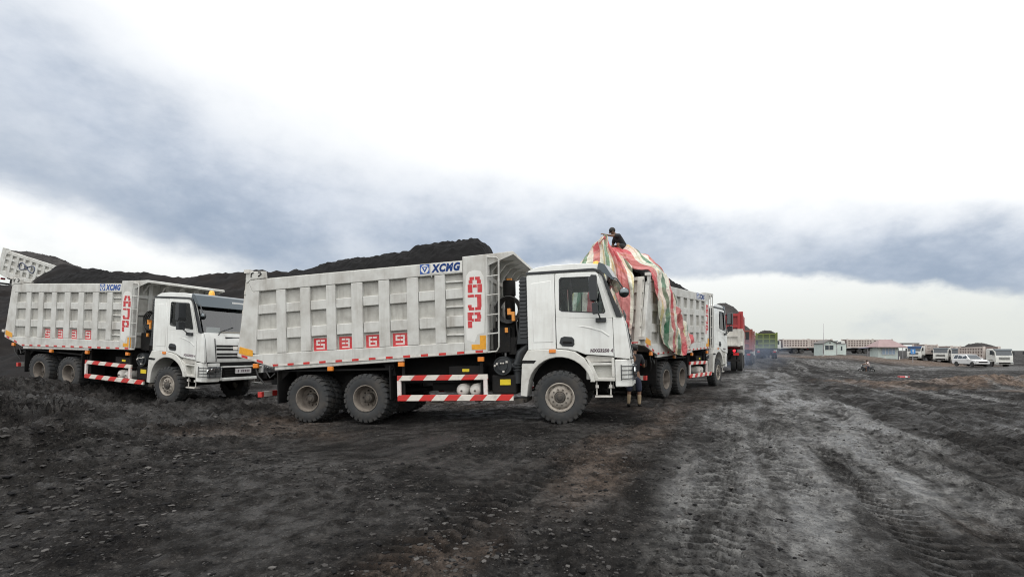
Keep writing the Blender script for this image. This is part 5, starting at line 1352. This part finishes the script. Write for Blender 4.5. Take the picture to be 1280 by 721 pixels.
MB().box(.98, 1.1, -1.15, 1.15, 2.55, 2.98).build('roof_board', M['bluepanel'], e)
f_ = copy_tree(row); place(f_, px2(1176, 100), 215, at=(1, 0)); tag(f_, 'beige tipper lorry with white cab, left of the white car', 'dump truck', YG)
g_ = copy_tree(row); place(g_, px2(1199, 96), 212, at=(1, 0)); tag(g_, 'beige tipper lorry whose white cab stands above the white car', 'dump truck', YG)
h_ = copy_tree(row); place(h_, px2(1255, 79), -101, at=(1.2, 0)); tag(h_, 'big beige tipper lorry with white cab facing the camera, right of the white car', 'dump truck', YG)
far_load(h_, LN, 59, 'dark heap on the big lorry facing the camera')
i_ = copy_tree(row); place(i_, px2(1292, 92), 200, at=(1, 0)); tag(i_, 'beige tipper lorry cut off by the right edge of the picture', 'dump truck', YG)
# the lorry high on the stockpile at the far left, tilted down the slope, with a looped sign painted on its side
hill = simple_truck('dump_truck', M['box'], M['pocket'], M['dwhite']); tag(hill, 'white tipper lorry tilted on top of the coal hill, looped mark on its side', 'dump truck')
place(hill, px2(68, 38), -8, at=(-1.4, -1.25), z=4.05, pitch=-17)
lp = MB(); lp.tube([(-4.75 + .72 * math.sin(a), -1.25, 2.5 + .27 * math.sin(2 * a)) for a in [2 * math.pi * k / 40 for k in range(41)]], .035, 6)
lp.build('loop_mark', mat('dull_blue_paint', (.06, .075, .13), .6), hill, smooth=True)
far_load(hill, [(-7.0, 3.4), (-6.2, 3.55), (-4.5, 3.75), (-2.6, 3.6), (-1.6, 3.35)], 61, 'dark heap on the tilted lorry on the coal hill')

# ------------------------------------------------------------------ hut, house, pole, sign
M['hutwall'] = mat('pale_green_wall', (.50, .57, .54), .6, dirt=(.35, .38, .36), dirt_amt=.4)
M['hutroof'] = mat('dark_sheet_roof', (.11, .10, .095), .6)
M['pinkroof'] = mat('pink_tile_roof', (.30, .215, .215), .7, dirt=(.22, .16, .16), dirt_amt=.5, dirt_scale=.8)
M['steel'] = mat('galvanised_steel', (.34, .33, .34), .5, metal=.3)
M['awning'] = mat('dark_awning', (.13, .13, .17), .7)
X0, Y0 = px2(1037.5, 88)
hut = empty('site_hut', Matrix.Translation((X0, Y0, float(base_h(np.array([X0]), np.array([Y0]))[0]) - .15)) @ Matrix.Rotation(R(-8), 4, 'Z'), label='small pale green hut with a gabled roof beside the tall thin pole', cat='hut')
b = MB(); b.prism([(-1.1, 0), (-1.1, 2.35), (0, 2.85), (1.1, 2.35), (1.1, 0)], 0, 3.6); b.build('wall', M['hutwall'], hut)
b = MB(); b.prism([(-1.3, 2.27), (-1.3, 2.35), (0, 2.97), (1.3, 2.35), (1.3, 2.27), (0, 2.87)], -.25, 3.8); b.build('roof', M['hutroof'], hut)
b = MB().box(-.8, .55, -.03, .03, 1.2, 2.0); fo = b.build('window', M['dark'], hut); MB().box(-.2, -.14, -.045, -.031, 1.2, 2.0).box(-.85, .6, -.05, -.031, 2.0, 2.06).box(-.85, .6, -.05, -.031, 1.14, 1.2).build('frame', M['dwhite'], fo)
MB().box(-.12, .12, -.03, .02, 2.28, 2.55).build('vent', M['hutroof'], hut); MB().box(1.08, 1.13, 1.4, 1.9, 1.2, 2.0).build('side_window', M['dark'], hut)
b = MB()
for xx in (-1.1, 1.1): b.box(xx - .05, xx + .05, -.05, .05, 0, 2.3)
b.build('corner_post', M['steel'], hut)
X1, Y1 = px2(1051, 90)
an = empty('hut_annexe', Matrix.Translation((X1, Y1, hut.matrix_world.translation.z)) @ Matrix.Rotation(R(-8), 4, 'Z'), label='flat roofed pale annexe joined to the right of the gabled hut', cat='hut')
MB().box(-.75, .9, 0, 2.6, 0, 2.25).build('wall', M['hutwall'], an); MB().box(-.8, 1.0, -.1, 2.7, 2.25, 2.35).build('roof', M['steel'], an); MB().box(.0, .25, -.03, .02, 1.1, 1.85).build('window', M['dark'], an)
X0, Y0 = px2(1029.5, 87)
pole = empty('flag_pole', Matrix.Translation((X0, Y0, ground_h(X0, Y0) - .1)), label='tall thin bare pole beside the small hut', cat='pole')
MB().tube([(0, 0, 0), (0, 0, 5.7)], .055, 8, r1=.03).build('mast', M['steel'], pole, smooth=True); MB().box(-.2, .2, -.2, .2, 0, .25).build('base', M['hutwall'], pole)
X0, Y0 = px2(1109, 100)
hs = empty('house', Matrix.Translation((X0, Y0, -.05)) @ Matrix.Rotation(R(-4), 4, 'Z'), label='low pale house with a pink hipped roof and a wide front window', cat='house')
MB().box(-1.75, 2.05, 0, 2.6, -.6, 2.2).build('wall', M['hutwall'], hs)
r_ = MB(); r_.add([(-2.5, -1.0, 2.2), (3.3, -1.0, 2.2), (3.3, 3.2, 2.2), (-2.5, 3.2, 2.2), (-.75, 1.1, 3.75), (1.35, 1.1, 3.75)], [(0, 1, 5, 4), (1, 2, 5), (2, 3, 4, 5), (3, 0, 4), (3, 2, 1, 0)]); r_.build('roof', M['pinkroof'], hs)
MB().box(-2.5, 3.3, -1.02, -.95, 2.05, 2.199).build('fascia', M['hutroof'], hs)
w_ = MB().box(-1.1, 1.6, -.06, .02, .75, 1.95).build('window', mat('window_blue', (.28, .36, .46), .2), hs)
b = MB()
for k in range(5): b.box(-1.1 + k * .65, -1.02 + k * .65, -.09, -.061, .75, 1.95)
b.box(-1.15, 1.65, -.1, -.061, 1.95, 2.05); b.box(-1.15, 1.65, -.1, -.061, .66, .745); b.build('frame', M['dwhite'], w_)
for xx in (-1.0, 1.75): MB().tube([(xx, -.9, -.6), (xx, -.9, .35)], .09, 8).build('bollard', M['dwhite'], hs)
MB().box(2.05, 2.6, .6, 2.4, -.6, 2.0).build('door_bay', M['awning'], hs)
X0, Y0 = px2(1090, 103)
aw = empty('awning', Matrix.Translation((X0, Y0, -.1)), label='dark awning on posts at the left of the pink roofed house', cat='awning')
MB().prism([(-1.6, 2.0), (-1.6, 2.08), (1.3, 2.45), (1.3, 2.37)], -1, 2).build('roof', M['awning'], aw)
for xx in (-1.5, 1.1): MB().tube([(xx, -.9, -.8), (xx, -.9, 2.1)], .05, 6).build('post', M['steel'], aw)
X0, Y0 = px2(1139, 108)
sh = empty('shelter', Matrix.Translation((X0, Y0, -.3)), label='long dark flat roof standing behind the house, above the blue topped lorry', cat='shelter')
MB().box(-1.8, 1.8, 0, 3, 3.1, 3.4).build('roof', M['hutroof'], sh)
for xx in (-1.6, 1.6): MB().tube([(xx, .3, -.8), (xx, .3, 3.1)], .07, 6).build('post', M['steel'], sh)
X0, Y0 = px2(1141, 86)
sg = empty('road_sign', Matrix.Translation((X0, Y0, ground_h(X0, Y0) - .1)), label='blue square sign with a white arrow on a post', cat='sign')
MB().tube([(0, 0, 0), (0, 0, 2.4)], .05, 8).build('post', M['steel'], sg)
bd = MB().box(-.42, .42, -.06, -.03, 1.65, 2.5).build('board', mat('sign_blue', (.05, .22, .52), .4), sg)
MB().prism([(-.05, 1.75), (-.05, 2.15), (-.2, 2.15), (0, 2.4), (.2, 2.15), (.05, 2.15), (.05, 1.75)], -.07, -.061).build('arrow', M['patch'], bd)

# ------------------------------------------------------------------ car, motorcyclist, fallen marker
def car(mtx, label):
    root = empty('parked_car', mtx, label=label, cat='car')
    cp = mat('white_car_paint', (.74, .75, .75), .25, coat=.5, dirt=(.4, .38, .35), dirt_amt=.2, low=.2)
    b = MB(); low = [(-2.3, .42), (-2.34, .95), (-2.25, 1.08), (1.15, 1.08), (2.1, .92), (2.3, .75), (2.28, .4), (1.9, .36), (1.82, .6), (1.55, .74), (1.25, .6), (1.15, .36), (-1.05, .36), (-1.15, .6), (-1.45, .74), (-1.75, .6), (-1.85, .36)]
    b.prism(low, -.9, .9); bo = b.build('body', cp, root, bevel=.06, auto=40)
    t = MB(); tp = [(-2.25, 1.08), (-2.05, 1.72), (-1.2, 1.80), (.1, 1.76), (1.0, 1.08)]
    n = len(tp); vs = [(x, s * (.86 if z < 1.2 else .68), z) for s in (-1, 1) for x, z in tp]
    t.add(vs, [tuple(range(n)), tuple(range(2 * n - 1, n - 1, -1))] + [(i, n + i, n + (i + 1) % n, (i + 1) % n) for i in range(n)]); t.build('roof', cp, root, bevel=.03, auto=40)
    for s in (-1, 1):
        for q in ([(-2.05, 1.14), (-1.92, 1.64), (-1.3, 1.70), (-1.3, 1.14)], [(-1.2, 1.14), (-1.2, 1.70), (-.45, 1.70), (-.45, 1.14)], [(-.36, 1.14), (-.36, 1.69), (.08, 1.67), (.78, 1.14)]):
            w = MB(); k = len(q); w.add([(x, s * (.875 - (z - 1.08) * .29), z) for x, z in q], [tuple(range(k))]); w.build('side_window', M['dark'], root)
    MB().add([(.18, -.62, 1.72), (.18, .62, 1.72), (1.0, .76, 1.12), (1.0, -.76, 1.12)], [(0, 1, 2, 3)]).build('windscreen', M['dark'], root)
    MB().box(2.28, 2.32, -.55, .55, .62, .82).build('grille', M['black'], root)
    for s in (-1, 1):
        MB().box(2.16, 2.3, s * .58, s * .88, .7, .86).build('headlight', M['lens'], root); MB().box(.7, .85, s * .9, s * 1.08, 1.08, 1.25).build('side_mirror', cp, root)
        for x in (-1.45, 1.5):
            w = MB().lathe([(0, -.1), (.2, -.1), (.24, -.12), (.34, -.1), (.36, 0), (.34, .1), (.2, .1), (0, .1)], (0, 0, 0), 'y', 20).build('wheel', M['tyre'], root, auto=35); w.location = (x, s * .82, .36)
    return root
X0, Y0 = px2(1213, 73)
car(Matrix.Translation((X0, Y0, float(base_h(np.array([X0]), np.array([Y0]))[0]) + .02)) @ Matrix.Rotation(R(-97), 4, 'Z'), 'white car standing in front of the parked lorries')
X0, Y0 = px2(1083, 57)
MX = Matrix.Translation((X0, Y0, ground_h(X0, Y0) + .0)) @ Matrix.Rotation(R(172), 4, 'Z')
mc = empty('motorcycle', MX, label='dark small motorcycle being ridden across the haul track', cat='motorcycle')
for xx in (-.62, .62):
    w = MB().lathe([(.22, -.03), (.29, -.04), (.31, 0), (.29, .04), (.22, .03)], (0, 0, 0), 'y', 22, close=True)
    for k in range(8): w.tube([(.03 * math.cos(k * .785), 0, .03 * math.sin(k * .785)), (.24 * math.cos(k * .785), 0, .24 * math.sin(k * .785))], .008, 4)
    w = w.build('wheel', M['black'], mc, smooth=True); w.location = (xx, 0, .31)
b = MB(); b.tube([(.62, 0, .31), (.45, 0, .85), (.40, 0, 1.02)], .035, 6); b.box(-.25, .3, -.12, .12, .3, .58); b.tube([(-.62, 0, .31), (-.1, 0, .35)], .04, 6); b.tube([(-.6, .1, .33), (.2, .12, .3)], .05, 8)
b.prism([(-.75, .72), (-.7, .8), (.05, .78), (.3, .72), (.48, .9), (.5, .7), (.3, .5), (-.3, .52)], -.1, .1); b.build('frame', M['trim'], mc)
MB().tube([(.36, -.34, 1.03), (.42, 0, 1.0), (.36, .34, 1.03)], .018, 6).build('handlebar', M['black'], mc); MB().lathe([(0, .08), (.07, .06), (.09, 0)], (.5, 0, .9), 'x', 12).build('headlight', M['lens'], mc)
RIDE = dict(pelvis=(0, -.22, .86), waist=(0, -.20, 1.0), chest=(0, -.12, 1.20), neck=(0, -.07, 1.36), head=(0, -.02, 1.46), crown=(0, -.02, 1.54), face=(0, 1, -.1),
  shl=(-.17, -.1, 1.28), ell=(-.26, .1, 1.10), wrl=(-.30, .30, 1.06), hal=(-.31, .36, 1.05), shr=(.17, -.1, 1.28), elr=(.26, .1, 1.10), wrr=(.30, .30, 1.06), har=(.31, .36, 1.05),
  hil=(-.1, -.2, .84), knl=(-.19, .18, .72), anl=(-.17, .05, .36), tol=(-.17, .2, .32), hir=(.1, -.2, .84), knr=(.19, .18, .72), anr=(.17, .05, .36), tor=(.17, .2, .32))
person('person', MX @ Matrix.Rotation(R(-90), 4, 'Z'), RIDE, 'person in a pale shirt riding the small dark motorcycle', M['paleshirt'], M['shorts'], legs_long=True)
X0, Y0 = px2(1124, 39)
cn = empty('traffic_cone', Matrix.Translation((X0, Y0, ground_h(X0, Y0) + .11)) @ Matrix.Rotation(R(-12), 4, 'Z') @ Matrix.Rotation(R(83), 4, 'Y') @ Matrix.Scale(.72, 4), label='red and white road marker lying on its side on the dark track', cat='traffic cone')
rp = mat('red_plastic', (.42, .05, .055), .45, dirt=(.4, .2, .19), dirt_amt=.5)
MB().lathe([(.17, 0), (.15, .3), (.115, .55)], (0, 0, 0), 'z', 16).lathe([(.07, .80), (.045, 1.0), (0, 1.01)], (0, 0, 0), 'z', 16).build('cone', rp, cn, smooth=True)
MB().lathe([(.1155, .55), (.0705, .80)], (0, 0, 0), 'z', 16).build('reflective_band', M['patch'], cn, smooth=True); MB().box(-.22, .22, -.22, .22, -.05, 0).build('base', rp, cn, bevel=.02)

# thin bluish exhaust drifting behind the red and white lorry
def smoke():
    m = bpy.data.materials.new('exhaust'); m.use_nodes = True; nt = m.node_tree; N = nt.nodes; L = nt.links; N.remove(N['Principled BSDF'])
    v = N.new('ShaderNodeVolumePrincipled'); v.inputs['Color'].default_value = (.42, .5, .66, 1)
    tc = N.new('ShaderNodeTexCoord'); n = N.new('ShaderNodeTexNoise'); n.inputs['Scale'].default_value = .8; n.inputs['Detail'].default_value = 4; L.new(tc.outputs['Object'], n.inputs['Vector'])
    g = N.new('ShaderNodeTexGradient'); g.gradient_type = 'SPHERICAL'; mp = N.new('ShaderNodeMapping'); mp.inputs['Scale'].default_value = (1 / 3.4, 1 / 5.0, 1 / 1.7); L.new(tc.outputs['Object'], mp.inputs[0]); L.new(mp.outputs[0], g.inputs[0])
    r = N.new('ShaderNodeMapRange'); L.new(n.outputs['Fac'], r.inputs[0]); r.inputs[1].default_value = .35; r.inputs[2].default_value = .75
    q = N.new('ShaderNodeMath'); q.operation = 'MULTIPLY'; L.new(r.outputs[0], q.inputs[0]); L.new(g.outputs['Fac'], q.inputs[1])
    q2 = N.new('ShaderNodeMath'); q2.operation = 'MULTIPLY'; L.new(q.outputs[0], q2.inputs[0]); q2.inputs[1].default_value = .32
    L.new(q2.outputs[0], v.inputs['Density']); L.new(v.outputs[0], N['Material Output'].inputs['Volume'])
    o = MB().ball((0, 0, 0), 3.4, 5.0, 1.7, 0, 24, 14).build('exhaust_smoke', m, smooth=True)
    x, y = px2(931, 40); o.location = (x, y, 1.2); tag(o, 'thin bluish exhaust smoke hanging behind the queuing lorries', 'smoke', kind='stuff')
smoke()
